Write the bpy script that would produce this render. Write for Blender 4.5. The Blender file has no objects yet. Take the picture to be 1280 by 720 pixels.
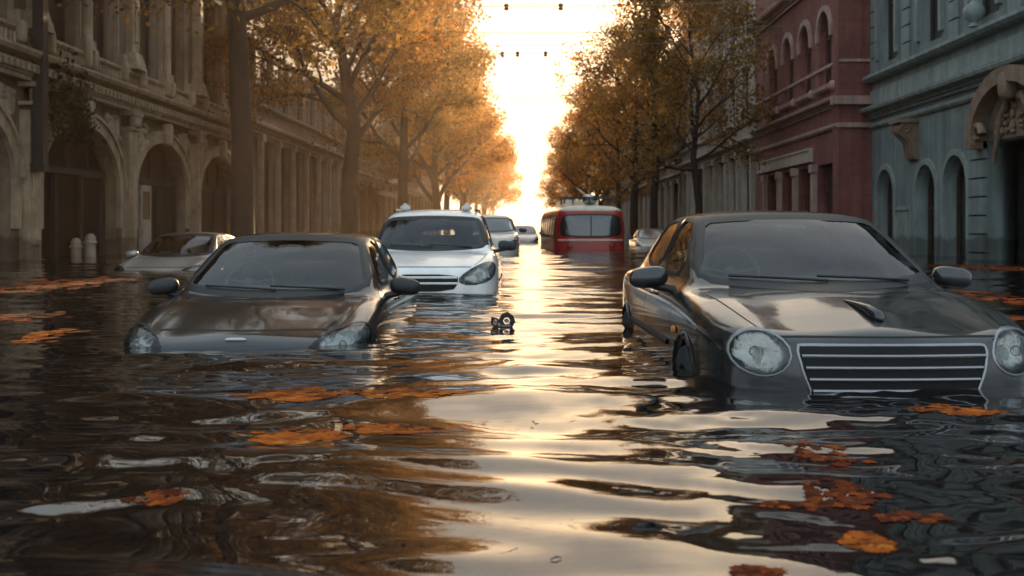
SKY_STRENGTH = 0.10
SUN_STRENGTH = 5.0
HAZE = 0.0004
HAZE_COL = (1.0, .74, .50, 1)
WATER_IOR = 1.75
EXPOSURE = 1.38
VEIL = [(0.0, (.40, .46, .50)), (.40, (.37, .43, .475)), (.72, (.28, .365, .42)), (.90, (.34, .365, .37)), (.965, (.44, .415, .365)), (.991, (.52, .455, .37)), (1.0, (.86, .68, .46))]
VEIL_GAIN = 1.0
VEIL_MIX = .93
WSEED = 3
import bpy, bmesh, math, random
import numpy as np
from mathutils import Vector, Matrix
from mathutils.bvhtree import BVHTree
from mathutils.geometry import delaunay_2d_cdt

SC = bpy.context.scene
COL = SC.collection
R = math.radians
random.seed(7)
RNG = np.random.default_rng(11)

# ------------------------------------------------------------------ camera
CAM_H = 0.77
FPX = 1450.0                       # focal length in pixels of a 1280 wide frame
cam_d = bpy.data.cameras.new('camera')
cam = bpy.data.objects.new('camera', cam_d); COL.objects.link(cam)
cam.location = (0, 0, CAM_H); cam.rotation_euler = (R(90), 0, 0)
cam_d.sensor_width = 36.0
cam_d.lens = 36.0 * FPX / 1280
cam_d.shift_x = -15 / 1280; cam_d.shift_y = -75 / 1280
cam_d.clip_start = 0.05; cam_d.clip_end = 3000
cam_d.dof.use_dof = True; cam_d.dof.focus_distance = 7.0; cam_d.dof.aperture_fstop = 4.0
SC.camera = cam

# ------------------------------------------------------------------ node helpers
def new_mat(name):
    m = bpy.data.materials.new(name); m.use_nodes = True
    nt = m.node_tree; nt.nodes.clear()
    out = nt.nodes.new('ShaderNodeOutputMaterial')
    return m, nt, out

def N(nt, kind, **kw):
    n = nt.nodes.new(kind)
    for k, v in kw.items():
        if k.startswith('i_'):
            n.inputs[k[2:].replace('_', ' ')].default_value = v
        else:
            setattr(n, k, v)
    return n

def rgba(c): return (c[0], c[1], c[2], 1.0)

def ramp(nt, fac, stops):
    r = nt.nodes.new('ShaderNodeValToRGB')
    e = r.color_ramp.elements
    while len(e) < len(stops): e.new(0.5)
    for el, (p, c) in zip(e, stops):
        el.position = p; el.color = rgba(c)
    nt.links.new(fac, r.inputs['Fac'])
    return r.outputs['Color']

def mat(name, c, rough=0.6, metal=0.0, var=0.25, scale=3.0, bump=0.0, bscale=40.0, coat=0.0, spec=0.5, streak=0.0,
        bricks=None, c2=None, tide=0.0):
    """procedural surface: colour broken up by two noises, optional rain streaks, bump and masonry joints"""
    m, nt, out = new_mat(name)
    p = N(nt, 'ShaderNodeBsdfPrincipled')
    L = nt.links
    tc = N(nt, 'ShaderNodeTexCoord')
    n1 = N(nt, 'ShaderNodeTexNoise', i_Scale=scale, i_Detail=6.0, i_Roughness=0.65)
    L.new(tc.outputs['Object'], n1.inputs['Vector'])
    lo = tuple(x * (1 - var) for x in c); hi = tuple(min(1, x * (1 + var)) for x in (c2 or c))
    col = ramp(nt, n1.outputs['Fac'], [(0.3, lo), (0.7, hi)])
    if streak > 0:
        mp = N(nt, 'ShaderNodeMapping'); mp.inputs['Scale'].default_value = (1.6, 1.6, 0.12)
        L.new(tc.outputs['Object'], mp.inputs['Vector'])
        n2 = N(nt, 'ShaderNodeTexNoise', i_Scale=2.0, i_Detail=5.0, i_Roughness=0.7)
        L.new(mp.outputs[0], n2.inputs['Vector'])
        f = ramp(nt, n2.outputs['Fac'], [(0.35, (1 - streak,) * 3), (0.62, (1, 1, 1))])
        mx = N(nt, 'ShaderNodeMix', data_type='RGBA', blend_type='MULTIPLY'); mx.inputs['Factor'].default_value = 1
        L.new(col, mx.inputs['A']); L.new(f, mx.inputs['B']); col = mx.outputs['Result']
    if tide > 0:                                                    # wet stain left by the flood, ragged top edge
        sz = N(nt, 'ShaderNodeSeparateXYZ'); L.new(tc.outputs['Object'], sz.inputs[0])
        nt_ = N(nt, 'ShaderNodeTexNoise', i_Scale=1.3, i_Detail=5.0, i_Roughness=.7); L.new(tc.outputs['Object'], nt_.inputs['Vector'])
        ma = N(nt, 'ShaderNodeMath', operation='MULTIPLY_ADD'); ma.inputs[1].default_value = -.9; L.new(nt_.outputs['Fac'], ma.inputs[0]); L.new(sz.outputs['Z'], ma.inputs[2])
        f = ramp(nt, ma.outputs[0], [(.0, (1 - tide,) * 3), (.10, (1, 1, 1))])
        mx = N(nt, 'ShaderNodeMix', data_type='RGBA', blend_type='MULTIPLY'); mx.inputs['Factor'].default_value = 1
        L.new(col, mx.inputs['A']); L.new(f, mx.inputs['B']); col = mx.outputs['Result']
    L.new(col, p.inputs['Base Color'])
    p.inputs['Roughness'].default_value = rough; p.inputs['Metallic'].default_value = metal
    p.inputs['Coat Weight'].default_value = coat; p.inputs['Coat Roughness'].default_value = 0.04
    p.inputs['Specular IOR Level'].default_value = spec
    nrm = None
    if bricks:
        sx = N(nt, 'ShaderNodeSeparateXYZ'); cx = N(nt, 'ShaderNodeCombineXYZ')
        L.new(tc.outputs['Object'], sx.inputs[0]); L.new(sx.outputs['Y'], cx.inputs['X']); L.new(sx.outputs['Z'], cx.inputs['Y'])
        b = N(nt, 'ShaderNodeTexBrick'); b.inputs['Scale'].default_value = 1.0
        b.inputs['Brick Width'].default_value = bricks[0]; b.inputs['Row Height'].default_value = bricks[1]
        b.inputs['Mortar Size'].default_value = bricks[2]; b.inputs['Mortar Smooth'].default_value = 0.3
        b.inputs['Color1'].default_value = (1, 1, 1, 1); b.inputs['Color2'].default_value = (.86, .86, .86, 1)
        b.inputs['Mortar'].default_value = (.62, .6, .58, 1)
        L.new(cx.outputs[0], b.inputs['Vector'])
        mx = N(nt, 'ShaderNodeMix', data_type='RGBA', blend_type='MULTIPLY'); mx.inputs['Factor'].default_value = 1
        L.new(col, mx.inputs['A']); L.new(b.outputs['Color'], mx.inputs['B'])
        L.new(mx.outputs['Result'], p.inputs['Base Color'])
        bb = N(nt, 'ShaderNodeBump', invert=True); bb.inputs['Strength'].default_value = 0.7; bb.inputs['Distance'].default_value = 0.02
        L.new(b.outputs['Fac'], bb.inputs['Height']); nrm = bb.outputs[0]
    if bump > 0:
        n3 = N(nt, 'ShaderNodeTexNoise', i_Scale=bscale, i_Detail=4.0)
        L.new(tc.outputs['Object'], n3.inputs['Vector'])
        bp = N(nt, 'ShaderNodeBump'); bp.inputs['Strength'].default_value = bump; bp.inputs['Distance'].default_value = 0.02
        L.new(n3.outputs['Fac'], bp.inputs['Height'])
        if nrm: L.new(nrm, bp.inputs['Normal'])
        nrm = bp.outputs[0]
    if nrm: L.new(nrm, p.inputs['Normal'])
    L.new(p.outputs[0], out.inputs['Surface'])
    return m

def paint(name, c, metal=0.0, rough=0.35, coat=1.0, flake=0.0):
    m, nt, out = new_mat(name)
    p = N(nt, 'ShaderNodeBsdfPrincipled'); L = nt.links
    tc = N(nt, 'ShaderNodeTexCoord')
    n1 = N(nt, 'ShaderNodeTexNoise', i_Scale=1.7, i_Detail=5.0, i_Roughness=0.7)
    L.new(tc.outputs['Object'], n1.inputs['Vector'])
    L.new(ramp(nt, n1.outputs['Fac'], [(.3, tuple(x * .85 for x in c)), (.7, tuple(x * 1.15 for x in c))]), p.inputs['Base Color'])
    n2 = N(nt, 'ShaderNodeTexNoise', i_Scale=6.0, i_Detail=8.0, i_Roughness=0.75)       # dust and dried droplets dull the lacquer
    L.new(tc.outputs['Object'], n2.inputs['Vector'])
    mr = N(nt, 'ShaderNodeMapRange'); mr.inputs['From Min'].default_value = .35; mr.inputs['From Max'].default_value = .75
    mr.inputs['To Min'].default_value = .03; mr.inputs['To Max'].default_value = .16
    L.new(n2.outputs['Fac'], mr.inputs['Value']); L.new(mr.outputs[0], p.inputs['Coat Roughness'])
    p.inputs['Metallic'].default_value = metal; p.inputs['Roughness'].default_value = rough
    p.inputs['Coat Weight'].default_value = coat; p.inputs['Coat IOR'].default_value = 1.6; p.inputs['Specular IOR Level'].default_value = .15
    L.new(p.outputs[0], out.inputs['Surface'])
    return m

def glass(name, tint, ior=1.9, rough=0.02, clear=True):
    """window glass: reflects by Fresnel, the rest passes through tinted"""
    m, nt, out = new_mat(name); L = nt.links
    fr = N(nt, 'ShaderNodeFresnel'); fr.inputs['IOR'].default_value = ior
    g = N(nt, 'ShaderNodeBsdfGlossy'); g.inputs['Roughness'].default_value = rough; g.inputs['Color'].default_value = (.95, .97, 1, 1)
    if clear:
        t = N(nt, 'ShaderNodeBsdfTransparent'); t.inputs['Color'].default_value = rgba(tint)
    else:
        t = N(nt, 'ShaderNodeBsdfPrincipled'); t.inputs['Base Color'].default_value = rgba(tint); t.inputs['Roughness'].default_value = .3
        tc = N(nt, 'ShaderNodeTexCoord')
        n1 = N(nt, 'ShaderNodeTexNoise', i_Scale=.8, i_Detail=2.0)
        L.new(tc.outputs['Object'], n1.inputs['Vector'])
        bp = N(nt, 'ShaderNodeBump'); bp.inputs['Strength'].default_value = .12; bp.inputs['Distance'].default_value = .05
        L.new(n1.outputs['Fac'], bp.inputs['Height']); L.new(bp.outputs[0], g.inputs['Normal'])
    mx = N(nt, 'ShaderNodeMixShader')
    L.new(fr.outputs[0], mx.inputs[0]); L.new(t.outputs[0], mx.inputs[1]); L.new(g.outputs[0], mx.inputs[2])
    L.new(mx.outputs[0], out.inputs['Surface'])
    return m

def leaf_mat(name, stops, trans=0.5):
    m, nt, out = new_mat(name); L = nt.links
    geo = N(nt, 'ShaderNodeNewGeometry'); oi = N(nt, 'ShaderNodeObjectInfo')
    ad = N(nt, 'ShaderNodeMath', operation='MULTIPLY_ADD'); ad.inputs[1].default_value = .8
    m2 = N(nt, 'ShaderNodeMath', operation='MULTIPLY'); m2.inputs[1].default_value = .2
    L.new(oi.outputs['Random'], m2.inputs[0]); L.new(geo.outputs['Random Per Island'], ad.inputs[0]); L.new(m2.outputs[0], ad.inputs[2])
    tcl = N(nt, 'ShaderNodeTexCoord'); nz = N(nt, 'ShaderNodeTexNoise', i_Scale=.75, i_Detail=3.0); L.new(tcl.outputs['Object'], nz.inputs['Vector'])
    nm = N(nt, 'ShaderNodeMath', operation='MULTIPLY_ADD'); nm.inputs[1].default_value = 1.5; nm.inputs[2].default_value = -.75; L.new(nz.outputs['Fac'], nm.inputs[0])
    sm = N(nt, 'ShaderNodeMath', operation='ADD'); L.new(ad.outputs[0], sm.inputs[0]); L.new(nm.outputs[0], sm.inputs[1])      # whole clumps turn earlier than others
    col = ramp(nt, sm.outputs[0], stops)
    d = N(nt, 'ShaderNodeBsdfPrincipled'); d.inputs['Roughness'].default_value = .8; d.inputs['Specular IOR Level'].default_value = .12
    t = N(nt, 'ShaderNodeBsdfTranslucent')
    L.new(col, d.inputs['Base Color']); L.new(col, t.inputs['Color'])
    mx = N(nt, 'ShaderNodeMixShader'); mx.inputs[0].default_value = trans
    L.new(d.outputs[0], mx.inputs[1]); L.new(t.outputs[0], mx.inputs[2]); L.new(mx.outputs[0], out.inputs['Surface'])
    return m

# ------------------------------------------------------------------ object helpers
def mesh_obj(name, me, parent=None):
    o = bpy.data.objects.new(name, me); COL.objects.link(o)
    if parent is not None: o.parent = parent
    return o

def thing(name, label, cat, loc=(0, 0, 0), rz=0.0, group=None):
    o = bpy.data.objects.new(name, None); COL.objects.link(o)
    o.empty_display_size = .3
    o.location = loc; o.rotation_euler = (0, 0, rz)
    return tag(o, label, cat, group)

def tag(o, label, cat, group=None, kind=None):
    if label: o['label'] = label
    if cat: o['category'] = cat
    if group: o['group'] = group
    if kind: o['kind'] = kind
    return o

class MB:
    """collects simple solids and links them as one mesh; f maps (a,b,c) to the thing's local space"""
    def __init__(s, f=None): s.v = []; s.fc = []; s.f = f
    def add(s, vs, fs):
        o = len(s.v)
        s.v += [tuple(s.f(*p)) if s.f else tuple(p) for p in vs]
        s.fc += [[i + o for i in q] for q in fs]
    def box(s, a0, a1, b0, b1, c0, c1):
        s.add([(a0, b0, c0), (a1, b0, c0), (a1, b1, c0), (a0, b1, c0), (a0, b0, c1), (a1, b0, c1), (a1, b1, c1), (a0, b1, c1)],
              [(0, 3, 2, 1), (4, 5, 6, 7), (0, 1, 5, 4), (1, 2, 6, 5), (2, 3, 7, 6), (3, 0, 4, 7)])
    def taper(s, a0, a1, b0, b1, c0, c1, e):
        s.add([(a0, b0, c0), (a1, b0, c0), (a1, b1, c0), (a0, b1, c0), (a0 + e, b0, c1), (a1 - e, b0, c1), (a1 - e, b1 - e, c1), (a0 + e, b1 - e, c1)],
              [(0, 3, 2, 1), (4, 5, 6, 7), (0, 1, 5, 4), (1, 2, 6, 5), (2, 3, 7, 6), (3, 0, 4, 7)])
    def prof(s, u0, u1, pr):
        n = len(pr)
        s.add([(u0, b, c) for b, c in pr] + [(u1, b, c) for b, c in pr],
              [[i, (i + 1) % n, (i + 1) % n + n, i + n] for i in range(n)] + [list(range(n))[::-1], list(range(n, 2 * n))])
    def ring(s, po, pi, v0, v1, closed=True):
        n = len(po)
        vs = [(a, v, c) for v in (v0, v1) for pl in (po, pi) for a, c in pl]
        fs = []
        for i in range(n if closed else n - 1):
            j = (i + 1) % n
            fs += [[2 * n + i, 2 * n + j, 3 * n + j, 3 * n + i], [i, n + i, n + j, j], [i, j, 2 * n + j, 2 * n + i], [n + i, 3 * n + i, 3 * n + j, n + j]]
        if not closed:
            for i in (0, n - 1): fs.append([i, n + i, 3 * n + i, 2 * n + i])
        s.add(vs, fs)
    def plate(s, poly, v0, v1):
        n = len(poly)
        s.add([(a, v0, c) for a, c in poly] + [(a, v1, c) for a, c in poly],
              [list(range(n))[::-1], list(range(n, 2 * n))] + [[i, (i + 1) % n, (i + 1) % n + n, i + n] for i in range(n)])
    def tube(s, pts, rad, n=8, cap=True):
        pts = [Vector(p) for p in pts]
        if not hasattr(rad, '__len__'): rad = [rad] * len(pts)
        vs, fs = [], []
        up = Vector((0, 0, 1)) if abs((pts[-1] - pts[0]).normalized().z) < .9 else Vector((1, 0, 0))
        for i, p in enumerate(pts):
            d = (pts[min(i + 1, len(pts) - 1)] - pts[max(i - 1, 0)]).normalized()
            a = d.cross(up)
            if a.length < 1e-4: a = d.orthogonal()
            a.normalize(); b = d.cross(a).normalized()
            for k in range(n):
                t = 2 * math.pi * k / n
                vs.append(tuple(p + (a * math.cos(t) + b * math.sin(t)) * rad[i]))
        for i in range(len(pts) - 1):
            for k in range(n):
                fs.append([i * n + k, i * n + (k + 1) % n, (i + 1) * n + (k + 1) % n, (i + 1) * n + k])
        if cap: fs += [list(range(n))[::-1], list(range((len(pts) - 1) * n, len(pts) * n))]
        s.add(vs, fs)
    def lathe(s, c, pr, n=10):
        vs = [(c[0] + r * math.cos(2 * math.pi * k / n), c[1] + r * math.sin(2 * math.pi * k / n), c[2] + z) for r, z in pr for k in range(n)]
        fs = [[i * n + k, i * n + (k + 1) % n, (i + 1) * n + (k + 1) % n, (i + 1) * n + k] for i in range(len(pr) - 1) for k in range(n)]
        fs += [list(range(n))[::-1], list(range((len(pr) - 1) * n, len(pr) * n))]
        s.add(vs, fs)
    def blob(s, c, r, n=10, m=7, e=1.0, rot=None):
        """superellipsoid: e<1 is boxier"""
        vs, fs = [], []
        pw = lambda t: math.copysign(abs(t) ** e, t)
        for i in range(m + 1):
            th = -math.pi / 2 + math.pi * i / m
            for k in range(n):
                ph = 2 * math.pi * k / n
                q = Vector((r[0] * pw(math.cos(th)) * pw(math.cos(ph)), r[1] * pw(math.cos(th)) * pw(math.sin(ph)), r[2] * pw(math.sin(th))))
                if rot: q = rot @ q
                vs.append((c[0] + q.x, c[1] + q.y, c[2] + q.z))
        for i in range(m):
            for k in range(n):
                fs.append([i * n + k, i * n + (k + 1) % n, (i + 1) * n + (k + 1) % n, (i + 1) * n + k])
        s.add(vs, fs)
    def build(s, name, m, parent=None, smooth=False, angle=40):
        me = bpy.data.meshes.new(name); me.from_pydata(s.v, [], s.fc); me.update()
        b = bmesh.new(); b.from_mesh(me)
        bmesh.ops.remove_doubles(b, verts=b.verts, dist=1e-5)
        bmesh.ops.recalc_face_normals(b, faces=b.faces); b.to_mesh(me); b.free()
        if smooth:
            me.polygons.foreach_set('use_smooth', [True] * len(me.polygons)); me.set_sharp_from_angle(angle=R(angle))
        me.materials.append(m)
        return mesh_obj(name, me, parent)

def chaikin(poly, n=2, closed=True):
    p = np.array(poly, float)
    for _ in range(n):
        if closed:
            q = np.roll(p, -1, 0)
            p = np.stack([.75 * p + .25 * q, .25 * p + .75 * q], 1).reshape(-1, 2)
        else:
            q = np.stack([.75 * p[:-1] + .25 * p[1:], .25 * p[:-1] + .75 * p[1:]], 1).reshape(-1, 2)
            p = np.vstack([p[:1], q, p[-1:]])
    return p

def resample(p, step, closed=True):
    p = np.array(p, float)
    if closed: p = np.vstack([p, p[:1]])
    d = np.r_[0, np.cumsum(np.hypot(*(p[1:] - p[:-1]).T))]
    n = max(4, int(round(d[-1] / step)))
    t = np.linspace(0, d[-1], n + 1)
    q = np.stack([np.interp(t, d, p[:, 0]), np.interp(t, d, p[:, 1])], 1)
    return q[:-1] if closed else q

def inside(P, poly):
    x, y = P[:, 0], P[:, 1]; c = np.zeros(len(P), bool)
    n = len(poly)
    for i in range(n):
        x0, y0 = poly[i]; x1, y1 = poly[(i + 1) % n]
        k = (y0 > y) != (y1 > y)
        if abs(y1 - y0) > 1e-12: c ^= k & (x < (x1 - x0) * (y - y0) / (y1 - y0) + x0)
    return c

def poly_sdf(px, py, poly):
    out = np.empty(len(px))
    A = np.array(poly); B = np.roll(A, -1, 0); E = B - A; EE = (E ** 2).sum(1) + 1e-12
    for s in range(0, len(px), 20000):
        x = px[s:s + 20000, None]; y = py[s:s + 20000, None]
        dx = x - A[:, 0]; dy = y - A[:, 1]
        t = np.clip((dx * E[:, 0] + dy * E[:, 1]) / EE, 0, 1)
        d = np.sqrt(((dx - t * E[:, 0]) ** 2 + (dy - t * E[:, 1]) ** 2).min(1))
        c = (A[:, 1] > y) != (B[:, 1] > y)
        with np.errstate(divide='ignore', invalid='ignore'):
            xi = E[:, 0] * (y - A[:, 1]) / E[:, 1] + A[:, 0]
        ins = (np.logical_and(c, x < xi).sum(1) % 2) == 1
        out[s:s + 20000] = np.where(ins, -d, d)
    return out

def smax(a, b, k):
    h = np.maximum(k - np.abs(a - b), 0) / k
    return np.maximum(a, b) + h * h * k * .25
def smin(a, b, k): return -smax(-a, -b, k)

def implicit_mesh(f, lo, hi, h, sub=1):
    """surface nets on the zero set of f, refined once and projected back onto it; returns verts, quads"""
    ax = [np.arange(lo[i], hi[i] + h, h) for i in range(3)]
    G = np.stack(np.meshgrid(*ax, indexing='ij'), -1); sh = G.shape[:3]
    F = f(G.reshape(-1, 3)).reshape(sh)
    S = F < 0
    acc = np.zeros((sh[0] - 1, sh[1] - 1, sh[2] - 1, 3)); cnt = np.zeros(acc.shape[:3])
    cells = tuple(n - 1 for n in sh)
    for a in range(3):
        sl0 = [slice(None)] * 3; sl1 = [slice(None)] * 3
        sl0[a] = slice(0, -1); sl1[a] = slice(1, None)
        c = S[tuple(sl0)] != S[tuple(sl1)]
        f0, f1 = F[tuple(sl0)], F[tuple(sl1)]
        with np.errstate(divide='ignore', invalid='ignore'):
            t = np.where(c, f0 / (f0 - f1), 0)
        P = G[tuple(sl0)].copy(); P[..., a] += t * h
        o = [i for i in range(3) if i != a]
        for d0 in (0, 1):
            for d1 in (0, 1):
                s = [slice(None)] * 3
                s[o[0]] = slice(d0, sh[o[0]] - 1 + d0); s[o[1]] = slice(d1, sh[o[1]] - 1 + d1)
                cc = c[tuple(s)]
                acc += np.where(cc[..., None], P[tuple(s)], 0); cnt += cc
    act = cnt > 0
    idx = -np.ones(cells, int); idx[act] = np.arange(act.sum())
    V = acc[act] / cnt[act][:, None]
    Q = []
    for a in range(3):
        sl0 = [slice(None)] * 3; sl1 = [slice(None)] * 3
        sl0[a] = slice(0, -1); sl1[a] = slice(1, None)
        s0 = S[tuple(sl0)]; c = s0 != S[tuple(sl1)]
        o = [i for i in range(3) if i != a]
        W = np.argwhere(c)
        W = W[(W[:, o[0]] > 0) & (W[:, o[1]] > 0) & (W[:, o[0]] < sh[o[0]] - 1) & (W[:, o[1]] < sh[o[1]] - 1)]
        q = []
        for d0, d1 in ((-1, -1), (0, -1), (0, 0), (-1, 0)):
            I = W.copy(); I[:, o[0]] += d0; I[:, o[1]] += d1
            q.append(idx[I[:, 0], I[:, 1], I[:, 2]])
        q = np.stack(q, 1)
        fl = s0[W[:, 0], W[:, 1], W[:, 2]]
        if a == 1: fl = ~fl
        q[~fl] = q[~fl][:, ::-1]
        Q.append(q)
    Q = np.vstack(Q)
    def project(V, n=4):
        e = 2e-3
        for _ in range(n):
            f0 = f(V); g = np.stack([(f(V + np.eye(3)[i] * e) - f0) / e for i in range(3)], 1)
            V = V - np.clip(f0, -h, h)[:, None] * g / np.maximum((g ** 2).sum(1), .2)[:, None] * .9
        return V
    V = project(V)
    for _ in range(sub):
        E = np.concatenate([Q[:, [i, (i + 1) % 4]] for i in range(4)]); E.sort(1)
        u, inv = np.unique(E, axis=0, return_inverse=True); inv = inv.reshape(4, -1)
        n = len(V); m = V[u].mean(1); fcent = V[Q].mean(1)
        V = np.vstack([V, m, fcent]); e = n + inv; c = n + len(u) + np.arange(len(Q))
        Q = np.concatenate([np.stack([Q[:, i], e[i], c, e[(i + 3) % 4]], 1) for i in range(4)])
        V = project(V, 3)
    return V, Q

def np_mesh(name, V, Q, m, parent=None, smooth=True, mats=None):
    me = bpy.data.meshes.new(name)
    me.from_pydata(V.tolist() if hasattr(V, 'tolist') else V, [], Q.tolist() if hasattr(Q, 'tolist') else Q)
    me.update()
    if smooth: me.polygons.foreach_set('use_smooth', [True] * len(me.polygons))
    me.materials.append(m)
    return mesh_obj(name, me, parent)
# ------------------------------------------------------------------ materials
M = {}
M['black_plastic'] = mat('black_plastic', (.018, .018, .019), .45, bump=.1, bscale=120)
M['seal'] = mat('rubber_seal', (.012, .012, .012), .5)
M['gap'] = mat('panel_gap', (.006, .006, .006), .8)
M['chrome'] = mat('chrome', (.42, .43, .44), .15, 1.0, var=.05)
M['reflector'] = mat('lamp_reflector', (.40, .40, .39), .22, .95, var=.25, scale=14, bump=.55, bscale=22)
M['lens'] = glass('headlight_lens', (.84, .86, .84), 1.42, .04)
M['windscreen'] = glass('windscreen_glass', (.74, .80, .80), 1.5, .02)
M['side_glass'] = glass('side_window_glass', (.45, .48, .48), 1.5, .03)
M['far_glass'] = glass('far_window_glass', (.02, .025, .028), 1.8, .05, clear=False)
M['fabric'] = mat('seat_fabric', (.12, .115, .105), .9, bump=.2, bscale=200)
M['dash'] = mat('dashboard_plastic', (.07, .07, .072), .6)
M['tyre'] = mat('tyre_rubber', (.02, .02, .02), .8, bump=.3, bscale=60)
M['amber'] = mat('amber_lamp', (.55, .2, .03), .25)

# ------------------------------------------------------------------ sky, sun, air
SUN_EL, SUN_AZ = 9.8, 6.0          # degrees above the horizon, degrees right of the street axis
w = bpy.data.worlds.new('World'); SC.world = w; w.use_nodes = True
nt = w.node_tree; nt.nodes.clear(); L = nt.links
sky = N(nt, 'ShaderNodeTexSky', sky_type='NISHITA'); sky.sun_disc = False
sky.sun_elevation = R(SUN_EL); sky.sun_rotation = R(SUN_AZ)
sky.air_density = 1.5; sky.dust_density = 1.2; sky.ozone_density = 1.2; sky.altitude = 0
tc = N(nt, 'ShaderNodeTexCoord')
mp = N(nt, 'ShaderNodeMapping'); mp.inputs['Scale'].default_value = (1.0, 1.0, 4.5)
L.new(tc.outputs['Generated'], mp.inputs['Vector'])
n1 = N(nt, 'ShaderNodeTexNoise', i_Scale=2.6, i_Detail=7.0, i_Roughness=.58); L.new(mp.outputs[0], n1.inputs['Vector'])
# a thin veil of cloud over the clear sky: cream towards the sun, blue grey on the far side of the dome
sund = (math.sin(R(SUN_AZ)) * math.cos(R(SUN_EL)), math.cos(R(SUN_AZ)) * math.cos(R(SUN_EL)), math.sin(R(SUN_EL)))
nrm = N(nt, 'ShaderNodeVectorMath', operation='NORMALIZE'); L.new(tc.outputs['Generated'], nrm.inputs[0])
dt = N(nt, 'ShaderNodeVectorMath', operation='DOT_PRODUCT'); L.new(nrm.outputs[0], dt.inputs[0]); dt.inputs[1].default_value = sund
hf = N(nt, 'ShaderNodeMath', operation='MULTIPLY_ADD'); hf.inputs[1].default_value = .5; hf.inputs[2].default_value = .5
L.new(dt.outputs['Value'], hf.inputs[0])
veil = ramp(nt, hf.outputs[0], VEIL)
cl = ramp(nt, n1.outputs['Fac'], [(.36, (.74, .76, .80)), (.60, (1, 1, 1))])
vm = N(nt, 'ShaderNodeMix', data_type='RGBA', blend_type='MULTIPLY'); vm.inputs['Factor'].default_value = 1
L.new(veil, vm.inputs['A']); L.new(cl, vm.inputs['B'])
vs_ = N(nt, 'ShaderNodeVectorMath', operation='SCALE'); vs_.inputs['Scale'].default_value = VEIL_GAIN / SKY_STRENGTH
L.new(vm.outputs['Result'], vs_.inputs[0])
mxs = N(nt, 'ShaderNodeMix', data_type='RGBA'); mxs.inputs['Factor'].default_value = VEIL_MIX
L.new(sky.outputs[0], mxs.inputs['A']); L.new(vs_.outputs[0], mxs.inputs['B'])
bg = N(nt, 'ShaderNodeBackground'); bg.inputs['Strength'].default_value = SKY_STRENGTH
L.new(mxs.outputs['Result'], bg.inputs['Color'])
wo = N(nt, 'ShaderNodeOutputWorld'); L.new(bg.outputs[0], wo.inputs['Surface'])

sd = bpy.data.lights.new('sun', 'SUN'); sd.energy = SUN_STRENGTH; sd.angle = R(.5); sd.color = (1, .71, .42)
sun = bpy.data.objects.new('sun', sd); COL.objects.link(sun)
d = Vector((math.sin(R(SUN_AZ)) * math.cos(R(SUN_EL)), math.cos(R(SUN_AZ)) * math.cos(R(SUN_EL)), math.sin(R(SUN_EL))))
sun.rotation_euler = d.to_track_quat('Z', 'Y').to_euler(); sun.location = (20, 60, 40)

def box_obj(name, x0, x1, y0, y1, z0, z1, m):
    b = MB(); b.box(x0, x1, y0, y1, z0, z1); return b.build(name, m)
if HAZE > 0:
    hm, nt, out = new_mat('haze_air')
    pv = N(nt, 'ShaderNodeVolumePrincipled'); pv.inputs['Color'].default_value = HAZE_COL; pv.inputs['Density'].default_value = HAZE
    pv.inputs['Anisotropy'].default_value = .72
    nt.links.new(pv.outputs[0], out.inputs['Volume'])
    tag(box_obj('haze', -210, 210, -45, 520, -2.0, 24, hm), None, None, kind='stuff')

# ------------------------------------------------------------------ ground and flood water
gm = mat('flooded_asphalt', (.05, .048, .045), .9, bump=.4, bscale=30)
g = MB(); g.add([(-200, -40, -.75), (200, -40, -.75), (200, 510, -.75), (-200, 510, -.75)], [(0, 1, 2, 3)])
tag(g.build('ground', gm), None, None, kind='structure')

WAVES = []
_r = random.Random(WSEED)
for i in range(64):
    lam = math.exp(_r.uniform(math.log(.24), math.log(1.9)))
    th = _r.gauss(0, R(27)) + (math.pi if _r.random() < .3 else 0)
    sl = .0088 * (lam / .6) ** .12 * _r.uniform(.5, 1.4)
    if lam < .34: sl *= .8
    if i % 3 == 0: lam = _r.uniform(.34, .75); th *= .45; sl *= 1.15
    WAVES.append((2 * math.pi / lam * math.sin(th), 2 * math.pi / lam * math.cos(th), sl * lam / (2 * math.pi), _r.uniform(0, 6.28), lam))
RINGS = [(-1.45, 3.7, .2, .0015, .8), (1.35, 5.6, .17, .0022, 2.2), (2.35, 5.3, .2, .0014, 1.6), (-2.7, 7.3, .24, .0022, 2.4), (-1.0, 7.7, .2, .0018, 1.8),
         (-1.75, 4.6, .19, .0016, 1.3), (1.0, 4.35, .15, .0020, .7), (.95, 3.2, .2, .002, .8), (-.2, 10.0, .25, .002, 1.0)]

def water_h(x, y):
    x = np.asarray(x, float); y = np.asarray(y, float)
    xw = x + .16 * np.sin(.9 * y + .7 * x) + .10 * np.sin(2.3 * x - 1.1 * y + 1)
    yw = y + .16 * np.sin(.8 * x - .6 * y + 2) + .07 * np.sin(1.9 * y + 1.7 * x)
    patch = .95 + .30 * np.sin(.55 * x + .31 * y + 1.2) * np.sin(.33 * y - .4 * x + .5) + .15 * np.sin(1.4 * y + .8 * x)
    h = np.zeros_like(x)
    for kx, ky, a, ph, lam in WAVES:
        fade = np.clip((lam * 60 - y) / (lam * 22), 0, 1) if lam < .9 else 1
        if lam < .55: fade = fade * (1 + .55 * np.clip((6.5 - y) / 2.5, 0, 1))
        h += a * fade * np.sin(kx * xw + ky * yw + ph)
    h *= patch * (1 + .25 * np.clip((7.0 - y) / 3.0, 0, 1))
    for cx, cy, lam, a, rad in RINGS:
        d = np.hypot(x - cx, (y - cy))
        h += a * np.exp(-(d / rad) ** 2) * np.sin(2 * math.pi * d / lam)
    return h

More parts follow.
